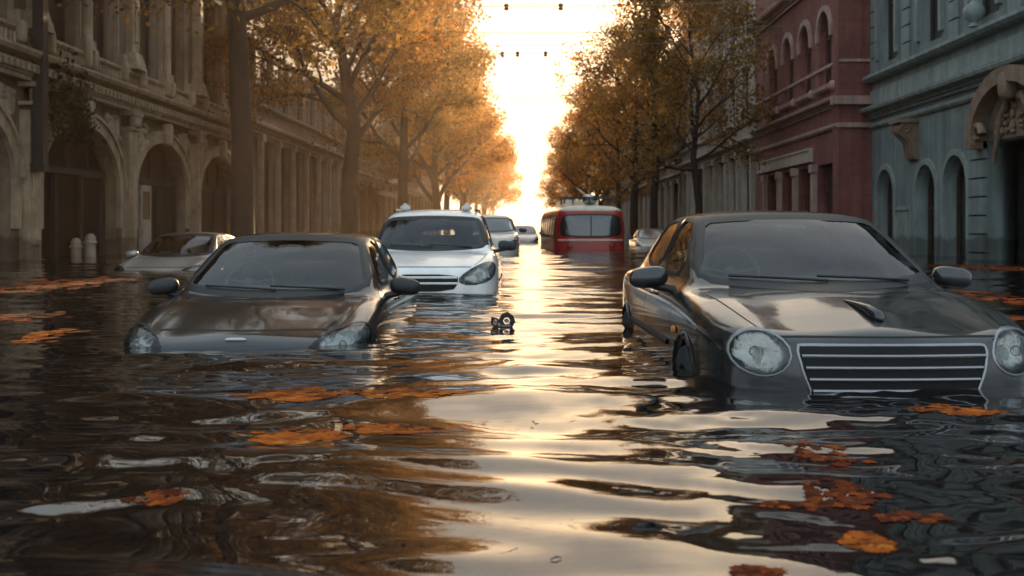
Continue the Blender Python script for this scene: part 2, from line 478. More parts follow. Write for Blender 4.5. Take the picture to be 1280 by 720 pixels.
ys = [-6.0, -3.0, -1.0]; y = .4
while y < 60:
    ys.append(y); y += .03 + .0016 * max(0, y - 4) ** 1.15
ys = np.array(ys); xs = np.r_[-16, -14.5, -13.2, np.arange(-12.6, 12.61, .065), 13.2, 14.5, 16]
X, Y = np.meshgrid(xs, ys)
Z = water_h(X, Y) * np.clip((60 - Y) / 15, 0, 1) * np.clip((Y + 1) / 2, 0, 1)
V = np.stack([X, Y, Z], -1).reshape(-1, 3)
ny, nx = X.shape
I = np.arange(ny * nx).reshape(ny, nx)
Q = np.stack([I[:-1, :-1], I[:-1, 1:], I[1:, 1:], I[1:, :-1]], -1).reshape(-1, 4)
y1 = float(ys[-1]); o = len(V)
E = [(-200, -40, 0), (200, -40, 0), (200, -6, 0), (-200, -6, 0), (-200, y1, 0), (-16, -6, 0), (-16, y1, 0), (16, -6, 0), (16, y1, 0), (200, y1, 0), (-200, 510, 0), (200, 510, 0)]
V = np.vstack([V, E])
Q = np.vstack([Q, np.array([(0, 1, 2, 3), (3, 5, 6, 4), (7, 2, 9, 8), (4, 9, 11, 10)]) + o])
wm, nt, out = new_mat('flood_water'); L = nt.links
p = N(nt, 'ShaderNodeBsdfPrincipled'); geo = N(nt, 'ShaderNodeNewGeometry')
n1 = N(nt, 'ShaderNodeTexNoise', i_Scale=.35, i_Detail=3.0); L.new(geo.outputs['Position'], n1.inputs['Vector'])
L.new(ramp(nt, n1.outputs['Fac'], [(.3, (.004, .0045, .006)), (.7, (.012, .009, .008))]), p.inputs['Base Color'])
p.inputs['Roughness'].default_value = .025; p.inputs['IOR'].default_value = WATER_IOR
mp = N(nt, 'ShaderNodeMapping'); mp.inputs['Scale'].default_value = (.55, 1.6, 1); L.new(geo.outputs['Position'], mp.inputs['Vector'])
n2 = N(nt, 'ShaderNodeTexNoise', i_Scale=3.2, i_Detail=3.0, i_Roughness=.5); L.new(mp.outputs[0], n2.inputs['Vector'])
sx = N(nt, 'ShaderNodeSeparateXYZ'); L.new(geo.outputs['Position'], sx.inputs[0])
mr = N(nt, 'ShaderNodeMapRange'); mr.inputs['From Min'].default_value = 5; mr.inputs['From Max'].default_value = 22
mr.inputs['To Min'].default_value = .02; mr.inputs['To Max'].default_value = .10; L.new(sx.outputs['Y'], mr.inputs['Value'])
bp = N(nt, 'ShaderNodeBump'); bp.inputs['Distance'].default_value = .08
L.new(mr.outputs[0], bp.inputs['Strength']); L.new(n2.outputs['Fac'], bp.inputs['Height']); L.new(bp.outputs[0], p.inputs['Normal'])
L.new(p.outputs[0], out.inputs['Surface'])
tag(np_mesh('flood_water', V, Q, wm), None, None, kind='structure')
# ------------------------------------------------------------------ cars
class Shell:
    """a closed body surface in the thing's local space; outlines drawn in a side, front or top view are laid onto it"""
    def __init__(s, f, lo, hi, h, sub=1):
        s.f = f
        s.V, s.Q = implicit_mesh(f, lo, hi, h, sub)
        s.bvh = BVHTree.FromPolygons([Vector(v) for v in s.V], s.Q.tolist())
        s.keep = np.ones(len(s.Q), bool)
        s.C = s.V[s.Q].mean(1)
        a = s.V[s.Q]; s.Nn = np.cross(a[:, 2] - a[:, 0], a[:, 3] - a[:, 1])
    AX = {'front': (0, 2, 1, -1), 'rear': (0, 2, 1, 1), 'left': (1, 2, 0, -1), 'right': (1, 2, 0, 1), 'top': (0, 1, 2, 1)}
    def proj(s, pts, view, off):
        i, j, k, sg = s.AX[view]
        off = np.broadcast_to(off, (len(pts),))
        out = []
        for (a, b), o in zip(pts, off):
            org = [0, 0, 0]; org[i] = a; org[j] = b; org[k] = sg * 30.0
            d = [0, 0, 0]; d[k] = -sg
            hit = s.bvh.ray_cast(Vector(org), Vector(d))
            if hit[0] is None:
                org[k] = -.2 if view == 'front' else sg * 1.0
                hit = s.bvh.find_nearest(Vector(org))
            n = hit[1]
            if n[k] * sg < 0: n = -n
            out.append(hit[0] + n * float(o))
        return np.array(out)
    def cut(s, poly, view, shrink=0.0):
        i, j, k, sg = s.AX[view]
        inn = inside(s.C[:, [i, j]], poly)
        fl = 1.0
        if not hasattr(s, 'flip'):
            t = (s.Nn[:, 2] * (s.C[:, 2] - .8)).sum(); s.flip = 1 if t > 0 else -1
        inn &= (s.Nn[:, k] * s.flip * sg) > 0
        if k == 0: inn &= s.C[:, 0] * sg > 0
        s.keep &= ~inn
    def body(s, name, m, parent):
        return np_mesh(name, s.V, s.Q[s.keep], m, parent)
    def patch(s, name, poly, view, m, parent, off=.003, step=.06, dome=0.0):
        lp = resample(poly, step * .8)
        lo, hi = lp.min(0), lp.max(0)
        gx, gy = np.meshgrid(np.arange(lo[0] + step / 2, hi[0], step), np.arange(lo[1] + step / 2, hi[1], step))
        gp = np.stack([gx.ravel(), gy.ravel()], 1)
        gp = gp[(poly_sdf(gp[:, 0], gp[:, 1], lp) < -step * .3)]
        P = np.vstack([lp, gp]); n = len(lp)
        r = delaunay_2d_cdt([Vector(p) for p in P], [(i, (i + 1) % n) for i in range(n)], [], 1, 1e-6)
        P = np.array([tuple(v) for v in r[0]])
        o = np.full(len(P), float(off))
        if dome:
            dd = np.maximum(-poly_sdf(P[:, 0], P[:, 1], lp), 0); o = o + dome * np.sqrt(np.clip(dd / max(dd.max(), 1e-6), 0, 1))
        V3 = s.proj(P, view, o)
        me = bpy.data.meshes.new(name); me.from_pydata(V3.tolist(), [], [list(f) for f in r[2]]); me.update()
        b = bmesh.new(); b.from_mesh(me); bmesh.ops.recalc_face_normals(b, faces=b.faces); b.to_mesh(me); b.free()
        me.polygons.foreach_set('use_smooth', [True] * len(me.polygons)); me.materials.append(m)
        return mesh_obj(name, me, parent)
    def strip(s, name, path, view, m, parent, wd=.006, off=.002, closed=False, high=None, step=.05, mb=None):
        p = resample(path, step, closed)
        t = (np.roll(p, -1, 0) - np.roll(p, 1, 0)) if closed else np.gradient(p, axis=0)
        t /= np.maximum(np.hypot(t[:, 0], t[:, 1]), 1e-9)[:, None]; nn = np.stack([-t[:, 1], t[:, 0]], 1)
        rows = [s.proj(p - nn * wd / 2, view, off * .3), s.proj(p, view, high if high is not None else off), s.proj(p + nn * wd / 2, view, off * .3)]
        n = len(p); V = np.vstack(rows); F = []
        for i in range(n if closed else n - 1):
            j = (i + 1) % n
            F += [[i, j, n + j, n + i], [n + i, n + j, 2 * n + j, 2 * n + i]]
        if mb is not None:
            mb.add([tuple(v) for v in V], F); return None
        return np_mesh(name, V, F, m, parent)

def mirror_x(p): return [(-a, b) for a, b in p][::-1]

def car_field(S):
    low, sec, plan, cab, csec = (chaikin(S[k], 2) for k in ('low', 'sec', 'plan', 'cab', 'csec'))
    def f(P):
        x, y, z = P[:, 0], P[:, 1], P[:, 2]; ax = np.abs(x)
        front = np.clip((S['hood_end'] + .1 - y) / .5, 0, 1)
        zz = z + .045 * ax ** 2
        for amp, c, wd in S['bumps']: zz = zz - amp * np.exp(-((ax - c) / wd) ** 2) * front
        bowf = np.clip((1.2 - y) / 1.2, 0, 1)
        a = poly_sdf(y - S.get('bow', .10) * ax ** 2 * bowf, zz, low)
        lo = smax(smax(a, poly_sdf(ax, y, plan), .09), poly_sdf(ax, z, sec), .07)
        b = poly_sdf(y - S.get('wbow', .2) * ax ** 2, z + .05 * ax ** 2, cab)
        ca = smax(b, poly_sdf(ax + S.get('taper', .0) * np.clip(y - S['taper_y'], 0, 9) ** 2, z, csec), .10)
        r = smin(lo, ca, .05)
        if S.get('arch'):
            for yw in S['wheels']:
                d = np.hypot(y - yw, z - .32) - S['arch']
                r = smax(r, -np.maximum(d, S['half'] - .24 - ax), .015)
        return r
    return f

SEDAN = dict(
    low=[(.10, .2), (.02, .36), (-.01, .55), (.02, .71), (.10, .775), (.25, .80), (.6, .865), (1.2, .945), (1.7, .985), (3.7, 1.0), (4.45, .98), (4.7, .90), (4.76, .6), (4.7, .2)],
    cab=[(1.05, .80), (1.20, .94), (1.62, 1.165), (2.05, 1.355), (2.3, 1.41), (2.7, 1.435), (3.15, 1.42), (3.55, 1.35), (4.3, 1.02), (4.35, .8)],
    sec=[(-.5, .2), (.78, .2), (.85, .35), (.875, .58), (.87, .75), (.84, .88), (.77, .97), (.6, 1.04), (-.5, 1.1)],
    csec=[(-.5, .7), (.80, .7), (.768, .95), (.62, 1.30), (.56, 1.38), (.40, 1.44), (-.5, 1.47)],
    plan=[(-.5, -.03), (.35, -.03), (.58, .03), (.74, .18), (.83, .48), (.87, 1.0), (.88, 2), (.88, 3.3), (.85, 4.2), (.78, 4.6), (.6, 4.74), (-.5, 4.76)],
    hood_end=1.25, bumps=[(.030, .64, .15), (.020, .0, .26)], taper=.018, taper_y=2.2, half=.88, wheels=(.98, 3.78), arch=.355,
    lo=(-1.0, -.15, .1), hi=(1.0, 4.9, 1.6), length=4.76)
SUV = dict(
    low=[(.10, .25), (.02, .42), (-.01, .62), (.02, .86), (.12, .95), (.3, 1.00), (.7, 1.08), (1.2, 1.15), (1.7, 1.18), (3.6, 1.19), (4.3, 1.16), (4.42, 1.0), (4.45, .6), (4.4, .25)],
    cab=[(.95, .98), (1.12, 1.13), (1.5, 1.38), (1.85, 1.59), (2.1, 1.675), (2.5, 1.72), (3.3, 1.71), (3.9, 1.64), (4.3, 1.18), (4.35, .98)],
    sec=[(-.5, .25), (.80, .25), (.87, .42), (.90, .7), (.89, .92), (.86, 1.06), (.80, 1.15), (.6, 1.22), (-.5, 1.28)],
    csec=[(-.5, .85), (.83, .85), (.79, 1.13), (.66, 1.52), (.61, 1.63), (.47, 1.705), (-.5, 1.75)],
    plan=[(-.5, -.03), (.35, -.03), (.60, .04), (.78, .2), (.86, .5), (.90, 1.0), (.91, 2), (.91, 3.3), (.88, 4.0), (.82, 4.3), (.6, 4.44), (-.5, 4.46)],
    hood_end=1.15, bumps=[(.030, .60, .18), (.015, .0, .3)], taper=.01, taper_y=2.2, half=.91, wheels=(.95, 3.6), arch=.38,
    lo=(-1.02, -.15, .15), hi=(1.02, 4.6, 1.85), length=4.45)

def side_windows(S, kind):
    if kind == 'sedan':
        a = [(1.62, 1.0), (2.12, 1.325), (2.40, 1.352), (2.56, 1.355), (2.60, 1.00)]
        b = [(2.70, 1.00), (2.665, 1.355), (3.05, 1.345), (3.38, 1.28), (3.62, 1.12), (3.66, 1.03)]
    else:
        a = [(1.5, 1.2), (2.0, 1.54), (2.3, 1.58), (2.48, 1.59), (2.52, 1.2)]
        b = [(2.62, 1.2), (2.58, 1.59), (3.3, 1.59), (3.45, 1.55), (3.5, 1.2)]
    return a, b

def make_car(name, label, loc, rz, S, kind, body_mat, h=.06, detail=2, lights='oval', group=None, wheel_rows=(), roof_pods=False, blackmirror=True, sub=1):
    t = thing(name, label, 'car', loc, rz, group)
    sh = Shell(car_field(S), S['lo'], S['hi'], h, sub)
    if kind == 'sedan':
        wsc = [(-.71, .995), (-.35, .962), (0, .955), (.35, .962), (.71, .995), (.66, 1.08), (.565, 1.325), (.50, 1.352), (0, 1.372), (-.50, 1.352), (-.565, 1.325), (-.66, 1.08)]
        zb = .98; mir = (.95, 1.72, .985)
    else:
        wsc = [(-.74, 1.20), (-.35, 1.165), (0, 1.16), (.35, 1.165), (.74, 1.20), (.69, 1.30), (.615, 1.525), (.55, 1.555), (0, 1.575), (-.55, 1.555), (-.615, 1.525), (-.69, 1.30)]
        zb = 1.18; mir = (.98, 1.58, 1.20)
    wsc = chaikin(wsc, 1)
    sw = [chaikin(p, 1) for p in side_windows(S, kind)]
    rw = chaikin([(-.60, 1.10), (.60, 1.10), (.50, 1.33), (-.50, 1.33)] if kind == 'sedan' else [(-.66, 1.26), (.66, 1.26), (.56, 1.57), (-.56, 1.57)], 1)
    clear = detail >= 2
    if clear:
        sh.cut(wsc, 'front'); sh.cut(rw, 'rear')
        for p in sw:
            sh.cut(p, 'left'); sh.cut(p, 'right')
    # headlights
    if lights == 'oval':
        th = np.linspace(0, 2 * math.pi, 28, endpoint=False)
        hl = np.stack([.622 + .134 * np.cos(th) - .012 * np.sin(th), .690 + .108 * np.sin(th) + .016 * np.cos(th)], 1)
    elif lights == 'wedge':
        hl = chaikin([(.44, .60), (.50, .70), (.60, .765), (.72, .80), (.80, .795), (.835, .74), (.825, .62), (.7, .58)], 2)
    else:
        hl = chaikin([(.40, .80), (.47, .88), (.60, .965), (.74, 1.02), (.83, 1.01), (.85, .93), (.82, .83), (.7, .77), (.5, .76)], 2)
    if clear:
        sh.cut(hl, 'front'); sh.cut(mirror_x(hl), 'front')
    body = sh.body('body', body_mat, t)
    gl = M['windscreen'] if clear else M['far_glass']; gs = M['side_glass'] if clear else M['far_glass']
    ws = sh.patch('windscreen', wsc, 'front', gl, t, .002 if clear else .006, .07 if clear else .12)
    sh.strip('seal', wsc, 'front', M['seal'], ws, .05, .004, True, .012, .06)
    if clear:
        bw_ = sh.patch('rear_window', rw, 'rear', gs, t, .002, .08); sh.strip('seal', rw, 'rear', M['seal'], bw_, .05, .004, True, .012, .06)
    for view in ('left', 'right'):
        for p in sw:
            wn = sh.patch('side_window', p, view, gs, t, .001 if clear else .005, .08)
            sh.strip('seal', p, view, M['seal'], wn, .04, .004, True, .011, .06)
    for sg in (1, -1):
        p = hl if sg > 0 else mirror_x(hl)
        if clear:
            ring = resample(p, .03); c = ring.mean(0)
            rows = []
            for k, (sc_, dep) in enumerate([(1.0, -.004), (.985, -.02), (.86, -.05), (.62, -.075), (.34, -.088), (.16, -.094), (.0001, -.095)]):
                rows.append(sh.proj(c + (ring - c) * sc_, 'front', 0) * 1.0)
                rows[-1][:, 1] += -dep
            V = np.vstack(rows); n = len(ring)
            F = [[r * n + i, r * n + (i + 1) % n, (r + 1) * n + (i + 1) % n, (r + 1) * n + i] for r in range(len(rows) - 1) for i in range(n)]
            hd = np_mesh('headlight', V, F, M['reflector'], t)
            bulb = MB(); q = sh.proj([c + np.array([.02 * sg, 0])], 'front', 0)[0]
            bulb.blob((q[0], q[1] + .055, q[2]), (.026, .02, .026), 12, 8); bulb.build('bulb_cover', M['lens'], hd, True)
            sh.patch('lens', p, 'front', M['lens'], hd, .004, .05, .018)
            sh.strip('bezel', p, 'front', M['grille_bar'] if lights == 'oval' else M['seal'], hd, .013, .003, True, .008, .04)
        else:
            sh.patch('headlight', p, 'front', M['reflector'], t, .008, .06)
    # panel gaps
    if kind == 'sedan':
        hood = [(-.60, .16), (-.66, .5), (-.715, 1.05)]
        for pth in (hood, [(-a, b) for a, b in hood]): sh.strip('panel_gap', chaikin(pth, 2, False), 'top', M['gap'], t, .009, .0015)
        dl = [[(1.50, .35), (1.46, .70), (1.52, .97)], [(2.66, .35), (2.655, .97)], [(3.66, .60), (3.72, .98)]]
        zh = .86; yh = (2.32, 3.42)
    else:
        hood = [(-.60, .22), (-.68, .5), (-.74, 1.0)]
        for pth in (hood, [(-a, b) for a, b in hood]): sh.strip('panel_gap', chaikin(pth, 2, False), 'top', M['gap'], t, .009, .0015)
        dl = [[(1.38, .45), (1.35, .8), (1.42, 1.15)], [(2.57, .45), (2.565, 1.15)], [(3.52, .6), (3.55, 1.15)]]
        zh = 1.0; yh = (2.25, 3.3)
    if detail >= 2:
        zg = .765 if kind == 'sedan' else .965
        sh.strip('panel_gap', [(-.56, zg), (.56, zg)], 'front', M['gap'], t, .009, .0015)
        for view in ('left', 'right'):
            for pth in dl: sh.strip('panel_gap', chaikin(pth, 2, False), view, M['gap'], t, .008, .0015)
        for sg, view in ((-1, 'left'), (1, 'right')):
            for yy in yh:
                q = sh.proj([(yy, zh)], view, .018)[0]
                hm = MB(); hm.blob(q, (.014, .10, .016), 12, 6, .6); hm.build('door_handle', M['chrome'] if lights == 'oval' else body_mat, t, True)
            sh.strip('side_moulding', [(1.55, .60 if kind == 'sedan' else .75), (3.4, .60 if kind == 'sedan' else .75)], view, M['black_plastic'], t, .05, .006, False, .014)
    # mirrors
    for sg in (1, -1):
        mm = MB(); c = (sg * mir[0], mir[1], mir[2])
        mm.blob(c, (.122, .07, .066), 16, 10, .72, Matrix.Rotation(sg * .12, 3, 'Y'))
        mo = mm.build('mirror', M['black_plastic'] if blackmirror else body_mat, t, True, 60)
        if detail >= 2:
            st = MB(); q = sh.proj([(mir[1], mir[2] - .07)], 'left' if sg < 0 else 'right', -.01)[0]
            st.tube([q, ((q[0] + c[0]) / 2, c[1], c[2] - .06), (c[0] - sg * .02, c[1], c[2] - .04)], [.03, .024, .03], 10); st.build('mirror_arm', M['black_plastic'], mo, True)
            mg = MB(); mg.blob((c[0], c[1] + .066, c[2]), (.105, .012, .06), 14, 6, .7); mg.build('mirror_glass', M['far_glass'], mo, True)
    # cabin
    if clear:
        zb_ = zb - .05
        db = MB(); db.blob((0, 1.72 if kind == 'sedan' else 1.55, zb_ - .12), (.70, .36, .18), 20, 10, .45); db.build('dashboard', M['dash'], t, True)
        for sx_ in (-.36, .36):
            se = MB(); yb = 2.75 if kind == 'sedan' else 2.6
            rot = Matrix.Rotation(R(-14), 3, 'X')
            se.blob((sx_, yb, zb_ - .12), (.24, .09, .34), 14, 10, .5, rot); se.blob((sx_, yb - .32, zb_ - .42), (.25, .3, .1), 14, 8, .5)
            so = se.build('seat', M['fabric'], t, True)
            he = MB(); he.blob((sx_, yb + .08, zb_ + .26), (.13, .055, .095), 12, 8, .6, rot); he.build('headrest', M['fabric'], so, True)
        rs = MB(); rs.blob((0, 3.62, zb_ - .1), (.66, .10, .30), 16, 10, .4, Matrix.Rotation(R(-18), 3, 'X')); rs.build('rear_seat', M['fabric'], t, True)
        sw_ = MB(); cx, cy, cz = -.36, 2.12 if kind == 'sedan' else 1.95, zb_ + .06
        th = np.linspace(0, 2 * math.pi, 29); tilt = R(62)
        sw_.tube([(cx + .19 * math.cos(a), cy + .19 * math.sin(a) * math.cos(tilt), cz + .19 * math.sin(a) * math.sin(tilt)) for a in th], .016, 8, False)
        for a in (.2, math.pi - .2, -math.pi / 2): sw_.tube([(cx, cy, cz), (cx + .185 * math.cos(a), cy + .185 * math.sin(a) * math.cos(tilt), cz + .185 * math.sin(a) * math.sin(tilt))], .014, 6)
        sw_.blob((cx, cy, cz), (.055, .03, .05)); sw_.build('steering_wheel', M['dash'], t, True)
        im = MB(); im.blob((0, 1.98 if kind == 'sedan' else 1.85, zb + .30), (.11, .018, .035), 12, 6, .6); im.build('rear_view_mirror', M['dash'], t, True)
        for x0 in (-.02, .48):
            wp = MB(); z0 = wsc[:, 1].min()
            pts = sh.proj([(x0 + .05, z0 + .008), (x0 - .20, z0 + .022), (x0 - .50, z0 + .034)], 'front', .022)
            wp.tube(pts, .009, 6); wp.build('wiper', M['seal'], t)
    for yw, sides in wheel_rows:
        for sg in sides:
            b = MB(); xo = sg * (S['half'] - .02); xi = sg * (S['half'] - .22)
            pr = [(.20, xi), (.31, xi), (.325, xi + (xo - xi) * .2), (.325, xi + (xo - xi) * .8), (.305, xo), (.215, xo), (.205, xo - sg * .02)]
            n = 36; vs = [(xx, yw + r * math.cos(2 * math.pi * k / n), .32 + r * math.sin(2 * math.pi * k / n)) for r, xx in pr for k in range(n)]
            b.add(vs, [[i * n + k, i * n + (k + 1) % n, (i + 1) * n + (k + 1) % n, (i + 1) * n + k] for i in range(len(pr) - 1) for k in range(n)])
            wh = b.build('wheel', M['tyre'], t, True)
            rm = MB()
            pr = [(.21, xo - sg * .012), (.195, xo - sg * .04), (.08, xo - sg * .03), (.05, xo - sg * .012), (.001, xo - sg * .012)]
            vs = [(xx, yw + r * math.cos(2 * math.pi * k / n), .32 + r * math.sin(2 * math.pi * k / n)) for r, xx in pr for k in range(n)]
            rm.add(vs, [[i * n + k, i * n + (k + 1) % n, (i + 1) * n + (k + 1) % n, (i + 1) * n + k] for i in range(len(pr) - 1) for k in range(n)])
            rm.build('rim', M['reflector'], wh, True)
    return t, sh, body

M['grille_bar'] = mat('brushed_grille_bar', (.30, .31, .32), .3, .9, var=.1, scale=8)
M['pod'] = mat('pale_pod_plastic', (.5, .47, .42), .5)
P_DARK = paint('dark_olive_paint', (.022, .0235, .024), .28, .27)
P_BLACK = paint('black_brown_paint', (.008, .0085, .010), .15, .30)
P_WHITE = paint('white_paint', (.86, .85, .82), 0, .4)
P_SILVER = paint('silver_paint', (.45, .43, .40), .5, .38)
P_CREAM = paint('pale_car_paint', (.6, .58, .54), .1, .4)

# the dark saloon on the right
SR = dict(SEDAN)
t, sh, body = make_car('sedan_car', 'dark olive saloon with big round headlights, sunk to its chrome bar grille', (1.765, 5.5, -.52), R(1.4), SR, 'sedan', P_DARK,
                       .05, 2, 'oval', None, ((.98, (-1, 1)), (3.78, (-1, 1))), blackmirror=False)
gp = resample([(-.45, .728), (.45, .728), (.457, .70), (.435, .60), (.385, .47), (-.385, .47), (-.435, .60), (-.457, .70)], .03)
gr = sh.patch('grille', gp, 'front', M['gap'], t, .006, .06)
sh.strip('grille_frame', gp, 'front', M['grille_bar'], gr, .016, .008, True, .016, .015)
for k, zz in enumerate((.678, .624, .570, .516)):
    hw = .440 - .016 * k
    sh.strip('grille_bar', [(-hw, zz), (hw, zz)], 'front', M['grille_bar'], gr, .019, .010, False, .026, .03)
for view in ('left', 'right'):
    th = np.linspace(R(12), R(168), 24)
    sh.strip('arch_trim', np.stack([.98 - .375 * np.cos(th), .32 + .375 * np.sin(th)], 1), view, P_DARK, t, .045, .006, False, .02, .04)
    th = np.linspace(R(12), R(168), 24)
    sh.strip('arch_trim', np.stack([3.78 - .375 * np.cos(th), .32 + .375 * np.sin(th)], 1), view, P_DARK, t, .045, .006, False, .02, .04)
    q = sh.proj([(1.28, .70)], view, .01)[0]
    rp = MB(); rp.blob(q, (.012, .05, .022), 12, 6, .7); rp.build('side_repeater', M['amber'], t, True)
orn = MB()
z0 = sh.proj([(.02, y_) for y_ in (.30, .42, .56, .72)], 'top', .0)
orn.tube([z0[0] + (0, -.03, .004), z0[0] + (0, 0, .016), z0[1] + (-.012, 0, .022), z0[2] + (-.03, 0, .015), z0[3] + (-.05, 0, .004)], [.008, .030, .026, .015, .004], 14)
orn.build('hood_ornament', P_DARK, t, True, 80)

# the dark saloon on the left, deeper in the water
SL = dict(SEDAN); SL['low'] = [(.10, .2), (.02, .36), (-.01, .55), (.03, .66), (.14, .725), (.3, .765), (.65, .845), (1.2, .945), (1.7, .985), (3.7, 1.0), (4.4, .98), (4.62, .90), (4.66, .6), (4.6, .2)]
SL['bumps'] = [(.030, .68, .12), (.012, .0, .3)]; SL['arch'] = None
t, sh, body = make_car('sedan_car', 'dark brown saloon at left with only cabin, hood and headlight tops above the water', (-1.87, 7.42, -.675), R(.6), SL, 'sedan', P_BLACK, .05, 2, 'wedge')
em = MB(); q = sh.proj([(0, .715)], 'front', .006)[0]; em.blob(q, (.07, .008, .016), 14, 6, .7); em.build('badge', M['chrome'], t, True)

# the white SUV behind it
SS = dict(SUV); SS['arch'] = None
t, sh, body = make_car('suv_car', 'white sport utility car with two small pods on its roof, behind the dark brown saloon', (-1.19, 13.65, -.66), R(.4), SS, 'suv', P_WHITE, .055, 2, 'swept')
gp = chaikin([(-.40, .88), (.40, .88), (.42, .80), (.36, .68), (-.36, .68), (-.42, .80)], 1)
gr = sh.patch('grille', gp, 'front', M['gap'], t, .006, .07)
for zz in (.845, .775): sh.strip('grille_bar', [(-.40, zz), (.40, zz)], 'front', P_WHITE, gr, .03, .01, False, .022, .08)
for sx_ in (-.42, .42):
    pod = MB(); q = sh.proj([(sx_, 2.25)], 'top', .03)[0]
    pod.blob((q[0], q[1], q[2] + .012), (.075, .10, .04), 14, 8, .8); pod.blob((q[0], q[1], q[2] + .05), (.035, .045, .03), 10, 6, .8); pod.build('roof_pod', M['pod'], t, True)
    rl = MB(); rl.tube(sh.proj([(sx_ * 1.3, 2.2), (sx_ * 1.3, 2.6), (sx_ * 1.3, 3.4), (sx_ * 1.3, 3.9)], 'top', .035), .018, 8); rl.build('roof_rail', M['black_plastic'], t, True)

# cars farther off
make_car('sedan_car', 'silver saloon drowned to its windows beside the arcaded stone building', (-6.78, 21.0, -.72), R(-1.5), SL, 'sedan', P_SILVER, .08, 2, 'wedge', blackmirror=False, sub=1)
make_car('hatchback_car', 'small white car half hidden behind the white sport utility car', (-1.02, 33.5, -.50), R(0), SS, 'suv', P_CREAM, .10, 1, 'swept')
make_car('sedan_car', 'far pale car in the middle of the street, just left of the tram', (-.05, 62.0, -.5), R(0), SL, 'sedan', P_SILVER, .12, 1, 'wedge')
make_car('sedan_car', 'pale car between the tram and the dark olive saloon, mostly hidden', (5.75, 50.0, -.66), R(0), SL, 'sedan', P_CREAM, .12, 1, 'wedge')

# ------------------------------------------------------------------ the red tram
def tram():
    low = chaikin([(.12, .3), (.0, .9), (.02, 1.7), (.14, 2.6), (.30, 2.86), (.7, 2.97), (10.4, 2.97), (10.8, 2.8), (11, 1.7), (11, .3)], 2)
    plan = chaikin([(-1, 0), (.55, .0), (.95, .14), (1.22, .42), (1.3, .9), (1.3, 10.3), (1.1, 10.8), (.6, 11), (-1, 11)], 2)
    sec = chaikin([(-1, .3), (1.26, .3), (1.3, .9), (1.3, 1.7), (1.22, 2.55), (1.08, 2.8), (.7, 2.93), (-1, 3.0)], 2)
    f0 = lambda P: smax(smax(poly_sdf(P[:, 1], P[:, 2], low), poly_sdf(np.abs(P[:, 0]), P[:, 1], plan), .12), poly_sdf(np.abs(P[:, 0]), P[:, 2], sec), .1)
    t = thing('tram', 'red tram with cream roof and wide front window, flooded to the window line', 'tram', (2.38, 41.0, -1.36), R(2.3))
    red = paint('tram_red_paint', (.46, .040, .036), 0, .45, .5); cream = paint('tram_cream_paint', (.78, .70, .55), 0, .45, .5)
    sh = Shell(f0, (-1.5, -.2, .2), (1.5, 11.2, 3.1), .14, 1)
    sh.body('body', red, t)
    roof = Shell(lambda P: np.maximum(f0(P) - .02, 2.66 - P[:, 2]), (-1.55, -.3, 2.4), (1.55, 11.3, 3.2), .12, 1)
    roof.body('roof', cream, t)
    fw = chaikin([(-1.02, 1.83), (1.02, 1.83), (1.08, 2.1), (1.0, 2.56), (.6, 2.60), (-.6, 2.60), (-1.0, 2.56), (-1.08, 2.1)], 1)
    wg = sh.patch('windscreen', fw, 'front', M['far_glass'], t, .012, .15)
    sh.strip('seal', fw, 'front', M['seal'], wg, .07, .012, True, .03, .1)
    sh.strip('centre_bar', [(0, 1.83), (0, 2.6)], 'front', M['seal'], wg, .05, .018, False, .03, .1)
    sh.strip('cream_band', [(-1.15, 1.70), (1.15, 1.70)], 'front', cream, t, .06, .012, False, .016, .1)
    for view in ('left', 'right'):
        for k in range(7):
            y0 = .75 + k * 1.42
            p = chaikin([(y0, 1.78), (y0 + 1.22, 1.78), (y0 + 1.22, 2.56), (y0, 2.56)], 1)
            wn = sh.patch('side_window', p, view, M['far_glass'], t, .012, .2)
            sh.strip('frame', p, view, M['seal'], wn, .06, .012, True, .025, .12)
    for sx_ in (-.75, .75):
        b = MB(); q = sh.proj([(sx_, 1.5)], 'front', .0)[0]; b.blob((q[0], q[1], q[2]), (.12, .05, .10), 14, 8); b.build('headlight', M['lens'], t, True)
    b = MB(); b.box(-.95, .95, .7, .78, 3.20, 3.25); b.box(-.95, .95, 2.2, 2.28, 3.20, 3.25)
    for sx_ in (-.9, .0, .9):
        b.box(sx_ - .03, sx_ + .03, .705, .775, 3.0, 3.20); b.box(sx_ - .03, sx_ + .03, 2.205, 2.275, 3.0, 3.20); b.box(sx_ - .02, sx_ + .02, .78, 2.2, 3.205, 3.245)
    b.build('roof_rack', M['black_plastic'], t)
    b = MB(); b.blob((.05, 1.2, 3.16), (.26, .35, .2), 14, 8, .7); b.build('roof_lamp', M['reflector'], t, True)
    for sx_ in (-.35, .35):
        b = MB(); b.tube([(sx_, 3.6, 3.05), (sx_, 3.7, 3.25), (sx_ * 1.1, 10.5, 3.9)], .03, 6); b.build('trolley_pole', M['black_plastic'], t)
    b = MB(); b.box(-.7, .7, 4.3, 8.2, 2.98, 3.22); b.build('roof_box', cream, t)
tram()
# ------------------------------------------------------------------ buildings
def arch_poly(u0, u1, w0, ws, rise, n=14):
    c = (u0 + u1) / 2; r = (u1 - u0) / 2
    pts = [(u0, w0), (u1, w0)]
    pts += [(c + r * math.cos(math.pi * k / n), ws + rise * math.sin(math.pi * k / n)) for k in range(n + 1)]
    return pts
def arc(u0, u1, ws, rise, grow=0.0, n=18, legs=0.0):
    c = (u0 + u1) / 2; r = (u1 - u0) / 2 + grow
    pts = [(c + r * math.cos(math.pi * k / n), ws + (rise + grow) * math.sin(math.pi * k / n)) for k in range(n + 1)]
    if legs: pts = [(c + r, ws - legs)] + pts + [(c - r, ws - legs)]
    return pts
def rect(u0, u1, w0, w1): return [(u0, w0), (u1, w0), (u1, w1), (u0, w1)]

